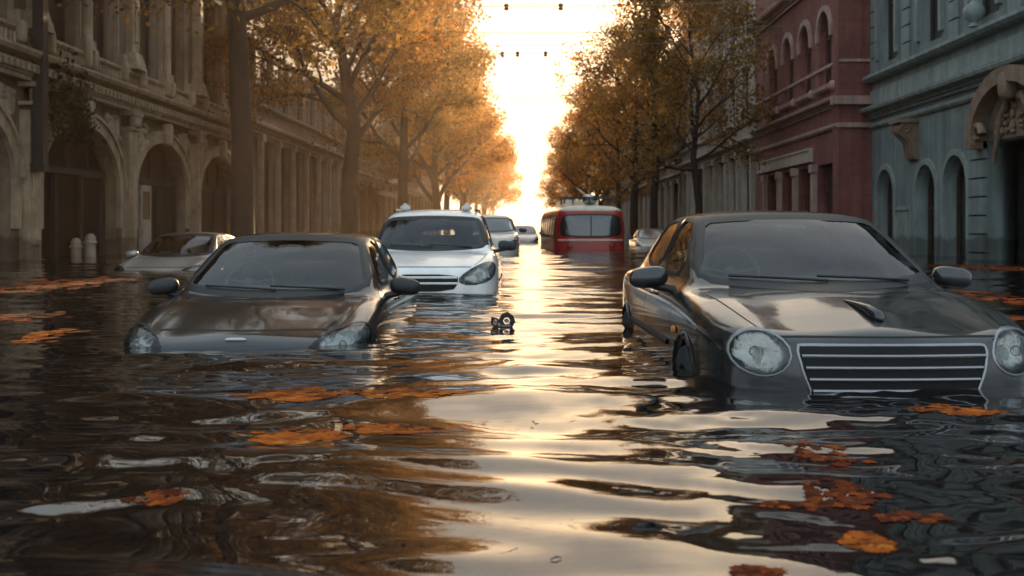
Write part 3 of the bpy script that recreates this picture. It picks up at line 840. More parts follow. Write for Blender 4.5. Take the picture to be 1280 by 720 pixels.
class Facade:
    """a street front: u runs along the street, v out of the wall, w up; root stands at the foot of the wall"""
    def __init__(s, name, label, side, W, u0, u1, height, depth=11.0, group=None):
        s.side, s.W, s.u0, s.u1, s.h = side, W, u0, u1, height
        s.root = thing(name, label, 'building', (side * W, u0, 0), 0, group)
        s.f = lambda u, v, w_: (-side * v, u - u0, w_)
        s.depth = depth
    def mb(s): return MB(s.f)
    def wall(s, name, outer, holes, thick, m, v=0.0, parent=None):
        cu = bpy.data.curves.new(name, 'CURVE'); cu.dimensions = '2D'; cu.fill_mode = 'BOTH'; cu.extrude = thick / 2
        for pl in [outer] + holes:
            sp = cu.splines.new('POLY'); sp.points.add(len(pl) - 1); sp.use_cyclic_u = True
            for p, q in zip(sp.points, pl): p.co = (q[0], q[1], 0, 1)
        tmp = bpy.data.objects.new('tmp', cu); COL.objects.link(tmp)
        dg = bpy.context.evaluated_depsgraph_get()
        me = bpy.data.meshes.new_from_object(tmp.evaluated_get(dg))
        bpy.data.objects.remove(tmp); bpy.data.curves.remove(cu)
        for vt in me.vertices:
            u, w_, c = vt.co; vt.co = s.f(u, v - thick / 2 + c, w_)
        b = bmesh.new(); b.from_mesh(me); bmesh.ops.remove_doubles(b, verts=b.verts, dist=1e-4)
        bmesh.ops.recalc_face_normals(b, faces=b.faces); b.to_mesh(me); b.free()
        me.materials.clear(); me.materials.append(m); me.name = name
        return mesh_obj(name, me, parent or s.root)
    def core(s, m, back=.62, w0=-.74):
        """the mass behind the front: ends, rear and roof"""
        b = s.mb(); b.box(s.u0 + .01, s.u1 - .01, -s.depth, -back, w0, s.h - .05); return b.build('core_wall', m, s.root)
    def band(s, name, m, w_, pr, u0=None, u1=None):
        b = s.mb(); b.prof(s.u0 if u0 is None else u0, s.u1 if u1 is None else u1, [(v, w_ + z) for v, z in pr]); return b.build(name, m, s.root)
    def window(s, poly, m_frame, m_glass, v=-.25, fw=.09, bars_u=(), bars_w=(), depth=.10):
        P = np.array(poly); c = (P.min(0) + P.max(0)) / 2; sz = P.max(0) - P.min(0)
        inn = [tuple(c + (p - c) * (1 - 2 * fw / sz)) for p in P]
        b = s.mb(); b.ring([tuple(p) for p in P], inn, v - depth / 2, v + depth / 2)
        lo, hi = P.min(0), P.max(0)
        for bu in bars_u: b.box(lo[0] + sz[0] * bu - .035, lo[0] + sz[0] * bu + .035, v - .035, v + .035, lo[1] + fw * .9, hi[1] - fw * .9)
        for bw in bars_w: b.box(lo[0] + fw * .9, hi[0] - fw * .9, v - .042, v + .042, lo[1] + sz[1] * bw - .035, lo[1] + sz[1] * bw + .035)
        fr = b.build('window', m_frame, s.root)
        g = s.mb(); g.plate(inn, v - .03, v - .018); g.build('pane', m_glass, fr)
        return fr

CORNICE = [(-.02, 0), (.10, 0), (.10, .08), (.18, .12), (.18, .20), (.42, .26), (.46, .36), (.46, .42), (-.02, .46)]
SMALLBAND = [(-.02, 0), (.07, .02), (.12, .08), (.12, .16), (.05, .20), (-.02, .2)]
SILL = [(-.10, 0), (.16, .02), (.22, .08), (.22, .15), (-.10, .18)]

STONE = mat('weathered_limestone', (.22, .15, .095), .85, var=.3, scale=1.1, bump=.35, bscale=9, streak=.45, tide=.5)
STONE_TRIM = mat('lit_carved_limestone', (.46, .34, .22), .8, var=.3, scale=2.2, bump=.4, bscale=14, streak=.35, tide=.5)  # carved trim, coloured paler than the wall to imitate sunlit edges and ledges
STONE2 = mat('mauve_render', (.23, .155, .11), .85, var=.25, scale=.9, bump=.25, bscale=12, streak=.4, tide=.5)
STONE2_TRIM = mat('pale_plaster_trim', (.42, .33, .245), .8, var=.2, scale=2, bump=.2, bscale=16, streak=.3, tide=.5)
TEAL = mat('grey_green_stucco', (.205, .25, .24), .85, var=.22, scale=.8, bump=.25, bscale=10, streak=.4, tide=.5)
TEAL_TRIM = mat('grey_green_moulding', (.28, .325, .305), .8, var=.2, scale=1.8, bump=.25, bscale=14, streak=.35, tide=.5)
TEAL_RUST = mat('grooved_stucco', (.225, .27, .26), .85, var=.2, scale=.8, bump=.2, bscale=10, streak=.35, tide=.5)
BUST = mat('brown_terracotta', (.22, .15, .10), .8, var=.35, scale=4, bump=.4, bscale=14)
REDB = mat('red_brick', (.27, .095, .08), .85, var=.25, scale=1.2, bump=.15, bscale=30, streak=.35, bricks=(.26, .085, .008), tide=.5)
RED_TRIM = mat('rose_stone_trim', (.44, .29, .25), .8, var=.2, scale=2, bump=.2, bscale=14, streak=.35, tide=.5)
SIGNB = mat('pale_fascia_board', (.50, .42, .36), .7, var=.15, scale=2, streak=.3)
PALE = mat('beige_plaster', (.40, .345, .275), .85, var=.2, scale=.8, bump=.2, bscale=10, streak=.35, tide=.5)
PALE_TRIM = mat('cream_plaster_trim', (.52, .46, .37), .8, var=.15, scale=2, bump=.2, bscale=14, streak=.3)
WOOD = mat('dark_window_wood', (.045, .028, .02), .55, var=.3, scale=5)
WOOD_RED = mat('oxblood_window_wood', (.10, .035, .026), .55, var=.3, scale=5)
DOORW = mat('pale_door_paint', (.42, .38, .32), .6, var=.2, scale=4, streak=.3)
IRON = mat('black_iron', (.02, .021, .022), .5, var=.3, scale=8)
ROOFM = mat('slate_roof', (.07, .07, .075), .8, var=.3, scale=3)
G_BROWN = glass('brown_window_glass', (.022, .010, .007), 1.38, .06, clear=False)
G_DARK = glass('dark_window_glass', (.006, .008, .010), 1.38, .06, clear=False)
GLASSES = (G_BROWN, G_DARK)
SHOPWOOD = mat('shaded_shop_wood', (.022, .025, .030), .6, var=.3, scale=4, streak=.3)  # shop wood coloured blue-black to stand in for shade inside the arches
G_SHOP = mat('dusty_unlit_shop_glass', (.006, .007, .009), .35, var=.4, scale=2, spec=.12)  # near-black colour stands in for the unlit interior behind dusty glass

def pilaster(F, m, u, w0, w1, hw=.32, v=.26, carve=True, base=.75):
    b = F.mb()
    b.box(u - hw, u + hw, .002, v, w0 + base, w1 - .55)
    b.box(u - hw * .55, u + hw * .55, v, v + .05, w0 + base + .35, w1 - .9)             # raised panel
    b.taper(u - hw - .16, u + hw + .16, .002, v + .2, w0, w0 + base, .12)
    b.box(u - hw - .07, u + hw + .07, .002, v + .08, w1 - .55, w1 - .46)
    b.box(u - hw - .12, u + hw + .12, .002, v + .16, w1 - .12, w1)
    p = b.build('pilaster', m, F.root)
    if carve:
        c = F.mb(); r_ = random.Random(int(u * 10))
        c.blob((u, v + .02, w1 - .3), (hw * .9, .13, .19), 12, 8, .8)
        for k in (-1, 1):
            c.blob((u + k * hw * .75, v + .06, w1 - .22), (.11, .12, .11), 10, 6); c.blob((u + k * hw * .45, v + .09, w1 - .38), (.09, .10, .10), 8, 6)
        c.build('capital', m, p, True, 60)
    return p

# ---- the arcaded stone building, left foreground
A = Facade('stone_building', 'weathered stone building with wide ground floor arches and carved cornice, nearest on the left', -1, 12.0, 13.9, 48.9, 14.6)
bays = [13.9 + 7 * k for k in range(5)]
holes = [arch_poly(u + .78, u + 6.22, -.60, 1.95, 1.62, 20) for u in bays]
wins = [(u + a, u + b_) for u in bays for a, b_ in ((.95, 3.15), (3.85, 6.05))]
holes += [rect(a, b_, 5.62, 9.3) for a, b_ in wins] + [arch_poly(a + .3, b_ - .3, 10.9, 12.4, .8, 10) for a, b_ in wins]
A.wall('wall', rect(A.u0, A.u1, -.74, 14.0), holes, .6, STONE)
A.core(STONE, 1.5)
for i, u in enumerate(bays):
    pilaster(A, STONE_TRIM, u, -.74, 4.25)
    b = A.mb(); b.ring(arc(u + .78, u + 6.22, 1.95, 1.62, .30, 22, 1.2), arc(u + .78, u + 6.22, 1.95, 1.62, .0, 22, 1.2), .002, .13, closed=False)
    b.ring(arc(u + .78, u + 6.22, 1.95, 1.62, .40, 22), arc(u + .78, u + 6.22, 1.95, 1.62, .30, 22), .002, .20, closed=False)
    b.build('archivolt', STONE_TRIM, A.root)
    c = A.mb(); r_ = random.Random(i + 3)
    c.blob((u + 3.5, .20, 3.85), (.19, .17, .38), 12, 8, .45); c.build('keystone', STONE_TRIM, A.root, True, 60)
    for sg in (-1, 1):                                                                  # carved leafwork in the spandrels
        c = A.mb(); c.blob((u + 3.5 + sg * 2.45, .03, 3.72), (.42, .05, .34), 10, 6, .6)
        for k in range(13):
            q = r_.random(); c.blob((u + 3.5 + sg * (1.75 + 1.05 * q), .05, 4.05 - r_.random() * (.25 + .95 * q)), (.13 + .1 * r_.random(), .07, .07 + .09 * r_.random()), 8, 5)
        c.build('carving', STONE_TRIM, A.root, True, 60)
    s = A.mb(); s.box(u + .80, u + 6.20, -.50, -.30, 2.22, 2.40)                        # transom and posts across the arch
    for a in (.80, 2.55, 4.35, 6.02): s.box(u + a, u + a + .18, -.49, -.31, -.7, 2.22)
    s.box(u + 1.2, u + 1.27, -.46, -.36, 2.4, 3.1); s.box(u + 3.45, u + 3.55, -.46, -.36, 2.4, 3.52); s.box(u + 5.0, u + 5.07, -.46, -.36, 2.4, 3.35)
    s.build('shopfront', SHOPWOOD, A.root)
    g = A.mb(); g.box(u + .7, u + 6.3, -.46, -.43, -.7, 3.62); g.build('shop_pane', G_SHOP, A.root)
b = A.mb(); b.box(37.0, 38.05, -.30, -.22, -.7, 2.15); b.box(37.15, 37.9, -.22, -.19, .1, .9)
dr = b.build('door', DOORW, A.root); g = A.mb(); g.box(37.2, 37.85, -.22, -.205, 1.05, 1.95); g.build('door_pane', G_DARK, dr)
b = A.mb(); b.prof(A.u0, A.u1, [(.002, 4.26), (.32, 4.26), (.32, 4.36), (.36, 4.38), (.36, 4.55), (.002, 4.55)]); b.build('architrave', STONE_TRIM, A.root)
A.band('cornice', STONE_TRIM, 4.552, [(a * 1.25, z * .95) for a, z in CORNICE])
b = A.mb(); cr = [(A.u0 + .1, 4.62)]; u = A.u0 + .1
while u < A.u1 - .2: cr += [(u, 4.44), (u + .14, 4.44), (u + .14, 4.58), (u + .30, 4.58)]; u += .30
cr += [(u, 4.62)]
for i in range(1, len(cr) - 4, 4): b.plate([(cr[i][0], 4.62), cr[i], cr[i + 1], cr[i + 2], cr[i + 3], (cr[i + 3][0], 4.62)], .365, .50)
b.build('dentils', STONE_TRIM, A.root)
b = A.mb(); b.box(A.u0, A.u1, .002, .16, 5.0, 5.36); b.build('pedestal', STONE, A.root)
A.band('sill_band', STONE_TRIM, 5.362, SILL)
for i, (a, b_) in enumerate(wins):
    bal = A.mb()                                                                         # carved panel under each window, a console at each end
    bal.box(a + .1, b_ - .1, .16, .21, 5.06, 5.31)
    for q in (a - .12, b_ + .12): bal.blob((q, .24, 5.36), (.13, .15, .27), 12, 8, .4); bal.box(q - .14, q + .14, .0, .30, 5.55, 5.86)
    n = 9
    for k in range(n): bal.lathe((a + .2 + (b_ - a - .4) * k / (n - 1), .24, 5.06), [(.05, 0), (.03, .04), (.06, .11), (.03, .2), (.05, .25)], 6)
    bal.build('balcony_panel', STONE_TRIM, A.root, True, 45)
    A.window(rect(a + .005, b_ - .005, 5.625, 9.295), WOOD_RED if i % 3 else WOOD, GLASSES[i % 2], -.34, .10, (.5,), (.68,))
    A.window(arch_poly(a + .305, b_ - .305, 10.905, 12.395, .795, 10), WOOD, GLASSES[(i + 1) % 2], -.34, .09, (.5,), (.5,))
    s = A.mb(); s.ring(arc(a + .3, b_ - .3, 12.4, .8, .2, 12, 1.5), arc(a + .3, b_ - .3, 12.4, .8, 0, 12, 1.5), .002, .10, closed=False); s.box(a - .08, a - .005, .002, .12, 5.86, 9.35); s.box(b_ + .005, b_ + .08, .002, .12, 5.86, 9.35)
    s.prof(a - .15, b_ + .15, [(.002, 9.36), (.2, 9.42), (.24, 9.55), (.002, 9.6)]); s.build('window_surround', STONE_TRIM, A.root)
for u in bays:
    pilaster(A, STONE_TRIM, u + .34, 5.56, 9.9, .30, .22, True, .5)
    col = A.mb(); col.lathe((u + 3.5, .16, 5.56), [(.22, 0), (.22, .12), (.16, .2), (.16, 1.0), (.145, 3.3), (.13, 3.55), (.2, 3.7), (.23, 3.8), (.23, 3.9)], 12); col.build('column', STONE_TRIM, A.root, True, 40)
A.band('cornice', STONE_TRIM, 9.92, CORNICE); A.band('sill_band', STONE_TRIM, 10.6, SILL)
A.band('cornice', STONE_TRIM, 13.8, [(a * 1.6, z * 1.6) for a, z in CORNICE])

# ---- simpler fronts share one builder
def plain_front(name, label, side, W, u0, u1, h, wallm, trim, seed, bay=3.7, ground=4.5, storey=4.0, arched=False, shop=True, frame=WOOD, glasses=GLASSES, depth=11, detail=True, w_first=None):
    F = Facade(name, label, side, W, u0, u1, h, depth)
    n = max(1, int(round((u1 - u0) / bay))); bw = (u1 - u0) / n
    holes, jobs = [], []
    for i in range(n):
        a, b_ = u0 + bw * i, u0 + bw * (i + 1)
        holes.append(rect(a + .45, b_ - .45, -.6, ground - .45))
        k = 0; w_ = ground + 1.15
        while w_ + 2.6 < h - .6:
            p = arch_poly(a + bw * .27, b_ - bw * .27, w_, w_ + 1.9, bw * .23, 10) if arched else rect(a + bw * .27, b_ - bw * .27, w_, w_ + 2.45)
            holes.append(p); jobs.append((p, k, i)); w_ += storey; k += 1
    F.wall('wall', rect(u0, u1, -.74, h), holes, .5, wallm); F.core(wallm, 1.2)
    for i in range(n):
        a, b_ = u0 + bw * i, u0 + bw * (i + 1)
        p = F.mb(); p.box(a - .24, a + .24, .002, .16, -.1, ground - .5); p.box(a - .32, a + .32, .002, .24, -.74, .45); p.box(a - .30, a + .30, .002, .24, ground - .62, ground - .3)
        p.box(a - .10, a + .10, .16, .19, .6, ground - .9)
        p.build('pilaster', trim, F.root)
        s = F.mb(); s.box(a + .46, b_ - .46, -.40, -.30, ground - 1.35, ground - 1.22); s.box((a + b_) / 2 - .05, (a + b_) / 2 + .05, -.39, -.31, -.7, ground - 1.35); s.box(a + .46, a + .56, -.39, -.31, -.7, ground - 1.35); s.box(b_ - .56, b_ - .46, -.39, -.31, -.7, ground - 1.35)
        so = s.build('shopfront', frame, F.root); g = F.mb(); g.box(a + .4, b_ - .4, -.37, -.345, -.7, ground - .4); g.build('pane', G_SHOP, so)
    F.band('cornice', trim, ground - .25, CORNICE); F.band('sill_band', trim, ground + .95, SILL)
    for p, k, i in jobs:
        P = np.array(p); c = P.mean(0)
        q = [(x + (c[0] - x) * .004, z + (c[1] - z) * .004) for x, z in p]
        F.window(q, frame, glasses[(i * 3 + k + seed) % 2], -.22, .08, (.5,), (.62,))
        if detail:
            lo, hi = P.min(0), P.max(0); s = F.mb()
            s.prof(lo[0] - .15, hi[0] + .15, [(.002, lo[1] - .16), (.16, lo[1] - .14), (.18, lo[1] - .03), (.002, lo[1] - .01)])
            if arched: s.ring(arc(lo[0], hi[0], lo[1] + 1.9, hi[1] - lo[1] - 1.9, .16, 12, 1.0), arc(lo[0], hi[0], lo[1] + 1.9, hi[1] - lo[1] - 1.9, .0, 12, 1.0), .002, .08, closed=False)
            else:
                s.box(lo[0] - .14, lo[0] - .005, .002, .07, lo[1] - .01, hi[1] + .02); s.box(hi[0] + .005, hi[0] + .14, .002, .07, lo[1] - .01, hi[1] + .02)
                s.prof(lo[0] - .2, hi[0] + .2, [(.002, hi[1] + .03), (.16, hi[1] + .06), (.2, hi[1] + .2), (.002, hi[1] + .26)])
            s.build('window_surround', trim, F.root)
    F.band('cornice', trim, h - .5, [(a * 1.3, z * 1.2) for a, z in CORNICE])
    return F

B = plain_front('plaster_building', 'mauve plaster building with pale pilasters between tall shop openings, second on the left', -1, 12.0, 48.92, 78.5, 13.2, STONE2, STONE2_TRIM, 1, 3.7, 5.3, 4.1, frame=WOOD)
C = plain_front('plaster_building', 'low brown building under a dark awning, third on the left behind the tree trunks', -1, 11.9, 78.54, 112, 11.2, STONE, STONE_TRIM, 0, 4.1, 4.6, 3.6)
aw = C.mb(); aw.prof(80, 97, [(.1, 3.75), (.1, 3.85), (1.9, 3.45), (1.9, 3.1), (1.86, 3.1), (1.86, 3.38)]); aw.build('awning', IRON, C.root)
plain_front('plaster_building', 'hazy tall building far down the left side beyond the awning', -1, 12.0, 112.04, 165, 15, STONE2, STONE2_TRIM, 1, 4.4, 4.6, 3.8, detail=False)
plain_front('plaster_building', 'pale beige building behind the trees on the right, next to the red brick one', 1, 10.9, 51.54, 80, 15.5, PALE, PALE_TRIM, 0, 3.5, 4.9, 4.0)
plain_front('plaster_building', 'cream building behind the right row of trees, beyond the beige one', 1, 11.4, 80.04, 118, 14, STONE2, PALE_TRIM, 1, 4.2, 4.6, 3.9, detail=False)
plain_front('plaster_building', 'hazy building at the far end of the right side', 1, 11.4, 118.04, 170, 13, PALE, PALE_TRIM, 0, 4.6, 4.6, 3.9, detail=False)

# ---- the grey green building, right foreground
T = Facade('stucco_building', 'grey green stucco building with narrow arched windows and a dark portal, nearest on the right', 1, 11.3, 19.5, 37.66, 13.5)
narrow = [(35.35, 37.05, 1.75), (31.75, 33.35, 1.75), (29.5, 31.15, 1.85)]
holes = [arch_poly(a, b_, -.6, ws, (b_ - a) / 2, 16) for a, b_, ws in narrow]
holes.append(rect(24.6, 28.15, -.6, 2.85))
holes += [arch_poly(a, b_, -.6, ws, (b_ - a) / 2, 14) for a, b_, ws in ((21.6, 23.2, 1.8),)]
uw = [(35.2, 36.9), (31.4, 33.1), (27.6, 29.3), (24.0, 25.7), (20.6, 22.3)]
holes += [arch_poly(a, b_, 5.95, 8.3, .85, 14) for a, b_ in uw] + [rect(a, b_, 10.2, 12.3) for a, b_ in uw]
T.wall('wall', rect(T.u0, T.u1, -.74, 13.3), holes, .6, TEAL); T.core(TEAL, 1.2)
for a, b_, ws in narrow + [(21.6, 23.2, 1.8)]:
    r = (b_ - a) / 2
    T.window(arch_poly(a + .004, b_ - .004, -.6, ws, r - .004, 16), WOOD, G_DARK, -.36, .10, (.5,), (.62,))
    s = T.mb(); s.ring(arc(a, b_, ws, r, .17, 16, 1.9), arc(a, b_, ws, r, 0, 16, 1.9), .002, .07, closed=False); s.build('archivolt', TEAL_TRIM, T.root)
s = T.mb(); s.box(24.6, 28.15, -.8, -.7, -.7, 2.85); s.box(26.3, 26.4, -.7, -.62, -.7, 2.85); s.box(25.0, 26.1, -.7, -.66, -.3, 1.3); s.box(26.7, 27.8, -.7, -.66, -.3, 1.3); s.build('portal_door', IRON, T.root)
s = T.mb()
for k in range(9):                                                                       # grooved courses on the pier beside the portal
    s.box(28.3, 29.28, .002, .10, -.74 + k * .46, -.74 + k * .46 + .415)
s.build('rusticated_pier', TEAL_RUST, T.root)
s = T.mb(); s.box(33.6, 35.1, .002, .07, -.74, 1.35); s.ring(rect(33.6, 35.1, -.6, 1.42), rect(33.72, 34.98, -.5, 1.30), .07, .11); s.build('wall_panel', TEAL_TRIM, T.root)
def bust(F, u, w_, sc):
    """scrolled console: an S shaped bracket with a volute, a cap and leaf ribs"""
    b = F.mb(); hw = .36 * sc
    pr = [(.002, -.62), (.10, -.60), (.16, -.45), (.17, -.25), (.24, -.05), (.40, .10), (.52, .22), (.52, .36), (.46, .44), (.002, .44)]
    b.prof(u - hw, u + hw, [(v * sc, w_ + z * sc) for v, z in pr])
    b.box(u - hw * 1.25, u + hw * 1.25, .003, .60 * sc, w_ + .445 * sc, w_ + .56 * sc)
    for k in (-.62, -.21, .21, .62):
        b.tube([(u + k * hw, v * sc + .01, w_ + z * sc) for v, z in pr[1:8]], [.03 * sc, .045 * sc, .05 * sc, .055 * sc, .06 * sc, .06 * sc, .04 * sc], 8)
    for k in (-1, 1):
        th = [math.pi * 2.6 * i / 22 for i in range(23)]
        b.tube([(u + k * (hw + .02), (.36 + (.16 - .006 * i) * math.cos(t_)) * sc, w_ + (.26 + (.16 - .006 * i) * math.sin(t_)) * sc) for i, t_ in enumerate(th)], .035 * sc, 6)
    return b.build('carved_console', BUST, F.root, True, 50)
bust(T, 33.6, 3.35, 1.0); bust(T, 24.2, 3.4, 1.0)
s = T.mb()                                                                               # carved pediment over the portal
s.ring(arc(24.5, 28.3, 2.95, 1.15, .36, 20, .25), arc(24.5, 28.3, 2.95, 1.15, .0, 20, .25), .002, .42, closed=False)
s.build('portal_arch', BUST, T.root)
s = T.mb(); r_ = random.Random(9)
s.blob((26.4, .30, 4.02), (.20, .2, .34), 12, 8, .7)
for k in (-1, 1):
    th = [math.pi * 1.6 * i / 16 for i in range(17)]
    s.tube([(26.4 + k * (1.75 - (.30 - .015 * i) * math.cos(t_)), .30, 3.02 + (.30 - .015 * i) * math.sin(t_)) for i, t_ in enumerate(th)], [.11 - .004 * i for i in range(17)], 8)
    s.tube([(26.4 + k * (.25 + .09 * i), .12, 3.75 - .012 * i * i + .05 * math.sin(i * 1.3)) for i in range(12)], [.10 - .004 * i for i in range(12)], 8)
for k in range(40):
    q = r_.uniform(-1, 1); s.blob((26.4 + 1.55 * q, .07, 2.98 + (.95 * math.sqrt(1 - q * q * .8)) * r_.random()), (.05 + .07 * r_.random(), .06, .04 + .07 * r_.random()), 8, 6)
s.plate(arch_poly(24.62, 28.13, 2.87, 2.95, 1.1, 16), .002, .03)
s.build('portal_carving', BUST, T.root, True, 60)
T.band('string_course', TEAL_TRIM, 3.95, SMALLBAND); T.band('cornice', TEAL_TRIM, 4.28, [(a * .9, z * .8) for a, z in CORNICE])
T.band('frieze', TEAL_TRIM, 4.75, [(.002, 0), (.06, 0), (.06, .45), (.002, .45)]); T.band('sill_band', TEAL_TRIM, 5.45, [(a * 1.5, z * 1.3) for a, z in SILL])
s = T.mb(); s.lathe((28.35, .30, 5.69), [(.14, 0), (.10, .06), (.08, .10), (.20, .2), (.27, .34), (.25, .46), (.12, .56), (.05, .64)], 14); s.build('stone_ball', TEAL_TRIM, T.root, True, 50)
for a, b_ in uw:
    T.window(arch_poly(a + .004, b_ - .004, 5.955, 8.3, .846, 14), WOOD, G_DARK, -.34, .09, (.5,), (.6,)); T.window(rect(a + .004, b_ - .004, 10.204, 12.296), WOOD, G_DARK, -.34, .09, (.5,), (.6,))
    s = T.mb(); s.ring(arc(a, b_, 8.3, .85, .2, 14, 2.2), arc(a, b_, 8.3, .85, 0, 14, 2.2), .002, .10, closed=False); s.build('window_surround', TEAL_TRIM, T.root)
for u in (37.3, 34.2, 30.4, 26.6, 23.0):
    b = T.mb()
    for k in range(7): b.box(u - .34, u + .34, .002, .07, 5.75 + k * .5, 5.75 + k * .5 + .455)
    b.build('quoins', TEAL_RUST, T.root)
T.band('cornice', TEAL_TRIM, 9.3, CORNICE); T.band('cornice', TEAL_TRIM, 12.9, [(a * 1.5, z * 1.5) for a, z in CORNICE])

# ---- the red brick building, standing one metre further into the street
Rd = Facade('brick_building', 'red brick building with round arched upper windows and pale string courses, second on the right', 1, 10.27, 37.7, 51.5, 14.5, 12)
ar = [(38.75, 40.35), (41.5, 43.1), (44.25, 45.85), (47.0, 48.6)]
gr_ = [(38.6, 40.5), (41.3, 43.3), (44.0, 46.0), (46.8, 48.8)]
holes = [arch_poly(a, b_, 5.6, 7.35, .8, 14) for a, b_ in ar] + [rect(a, b_, -.6, 2.95) for a, b_ in gr_] + [rect(a, b_, 10.4, 12.6) for a, b_ in ar]
Rd.wall('wall', rect(37.7, 51.5, -.74, 14.3), holes, .5, REDB)
b = Rd.mb(); b.box(37.71, 51.49, -12, -.51, -.74, 14.3); b.build('core_wall', REDB, Rd.root)
b = Rd.mb(); b.box(37.70 - .05, 38.35, -.7, .07, -.74, 14.3); b.build('corner_pier', REDB, Rd.root)
for i, (a, b_) in enumerate(ar):
    Rd.window(arch_poly(a + .004, b_ - .004, 5.605, 7.35, .796, 14), WOOD_RED, GLASSES[i % 2], -.28, .09, (.5,), (.66,)); Rd.window(rect(a + .004, b_ - .004, 10.404, 12.596), WOOD_RED, G_DARK, -.28, .09, (.5,), (.6,))
    s = Rd.mb(); s.ring(arc(a, b_, 7.35, .8, .2, 16, .15), arc(a, b_, 7.35, .8, 0, 16, .15), .002, .10, closed=False)
    s.prof(a - .18, b_ + .18, [(.002, 5.4), (.2, 5.43), (.22, 5.56), (.002, 5.59)]); s.blob((a - .55, .1, 5.48), (.13, .14, .16), 10, 6, .8); s.build('window_surround', RED_TRIM, Rd.root)
for i, (a, b_) in enumerate(gr_):
    Rd.window(rect(a + .004, b_ - .004, -.6, 2.946), WOOD_RED, GLASSES[(i + 1) % 2], -.3, .10, (.5,), (.74,))
    s = Rd.mb(); s.box(b_ + .12, b_ + .52, .002, .15, -.74, 3.0); s.box(b_ + .06, b_ + .58, .002, .2, 2.72, 3.0); s.build('pilaster', RED_TRIM, Rd.root)
s = Rd.mb(); s.box(41.2, 50.6, .002, .10, 3.12, 3.62); s.ring(rect(41.2, 50.6, 3.12, 3.62), rect(41.3, 50.5, 3.2, 3.54), .10, .14); s.build('fascia_board', SIGNB, Rd.root)
def wrap_band(name, w_, pr, m):
    b = Rd.mb(); b.prof(37.7, 51.5, [(v, w_ + z) for v, z in pr])
    mx_ = max(v for v, z in pr); z0 = min(z for v, z in pr); z1 = max(z for v, z in pr)
    b.box(37.65 - mx_ * .8, 37.699, -1.1, mx_, w_ + z0 + .02, w_ + z1 - .03); b.build(name, m, Rd.root)
wrap_band('string_course', 4.02, SMALLBAND, RED_TRIM); wrap_band('cornice', 4.75, [(a * .7, z * .7) for a, z in CORNICE], RED_TRIM)
wrap_band('string_course', 6.02 - .62 + .75, [(.002, 0), (.05, .02), (.05, .12), (.002, .14)], RED_TRIM)
wrap_band('cornice', 9.2, CORNICE, RED_TRIM); wrap_band('cornice', 13.7, [(a * 1.4, z * 1.4) for a, z in CORNICE], RED_TRIM)

# ---- things on and before the left arcade
dp = thing('downpipe', 'broad dark downpipe running down the stone front from above the frame', 'downpipe', (-11.55, 27.7, 0))
b = MB(); b.box(-.13, .13, -.15, .15, 2.3, 13.2); b.build('pipe', IRON, dp)
for zz in (3.6, 6.6, 9.6): b = MB(); b.box(-.42, .15, -.17, .17, zz, zz + .09); b.build('bracket', IRON, dp)
b = MB(); b.taper(-.16, .16, -.18, .18, 2.12, 2.3, .0); b.build('shoe', IRON, dp)
for px, hh, lab in ((95, 'shorter', 'shorter pale stone bollard standing in the water before the dark arch'), (113, 'taller', 'taller pale stone bollard standing in the water before the dark arch')):
    y_ = 31.2; x_ = (px - 655) / FPX * y_; z1 = .62 if hh == 'taller' else .5
    t = thing('bollard', lab, 'bollard', (x_, y_, -.74), 0, 'stone bollards at the arch')
    b = MB(); b.lathe((0, 0, 0), [(.20, 0), (.20, .3), (.15, .38), (.14, .74 + z1 - .28)], 14); b.build('post', STONE2_TRIM, t, True, 40)
    b = MB(); b.lathe((0, 0, .74 + z1 - .28), [(.17, 0), (.18, .05), (.14, .10), (.15, .16), (.10, .25), (.02, .29)], 14); b.build('cap', STONE2_TRIM, t, True, 40)
# ------------------------------------------------------------------ trees
BARK = mat('dark_bark', (.028, .017, .011), .9, var=.4, scale=3, bump=.8, bscale=14)
LEAF_GOLD = leaf_mat('autumn_leaves_gold', [(.0, (.18, .080, .022)), (.35, (.33, .145, .034)), (.7, (.46, .20, .045)), (1, (.52, .28, .075))], .6)
LEAF_OLIVE = leaf_mat('autumn_leaves_olive', [(.0, (.11, .078, .026)), (.4, (.22, .135, .038)), (.75, (.35, .185, .048)), (1, (.44, .24, .065))], .6)
LEAF_RUST = leaf_mat('autumn_leaves_rust', [(.0, (.17, .055, .010)), (.4, (.35, .115, .014)), (.75, (.48, .16, .018)), (1, (.50, .22, .03))], .6)

def leaf_quads(C, size, rng, droop=.35):
    n = len(C)
    d = rng.normal(size=(n, 3)); d[:, 2] -= droop; d /= np.linalg.norm(d, axis=1)[:, None]
    u = rng.normal(size=(n, 3)); s = np.cross(d, u); s /= np.linalg.norm(s, axis=1)[:, None] + 1e-9
    nn = np.cross(s, d)
    L_ = (size * rng.uniform(.6, 1.35, n))[:, None]; Wd = L_ * rng.uniform(.28, .42, n)[:, None]
    V = np.stack([C - d * L_ * .5, C + s * Wd + nn * L_ * .08 - d * L_ * .05, C + d * L_ * .55, C - s * Wd + nn * L_ * .08 - d * L_ * .05], 1).reshape(-1, 3)
    return V, np.arange(4 * n).reshape(-1, 4)

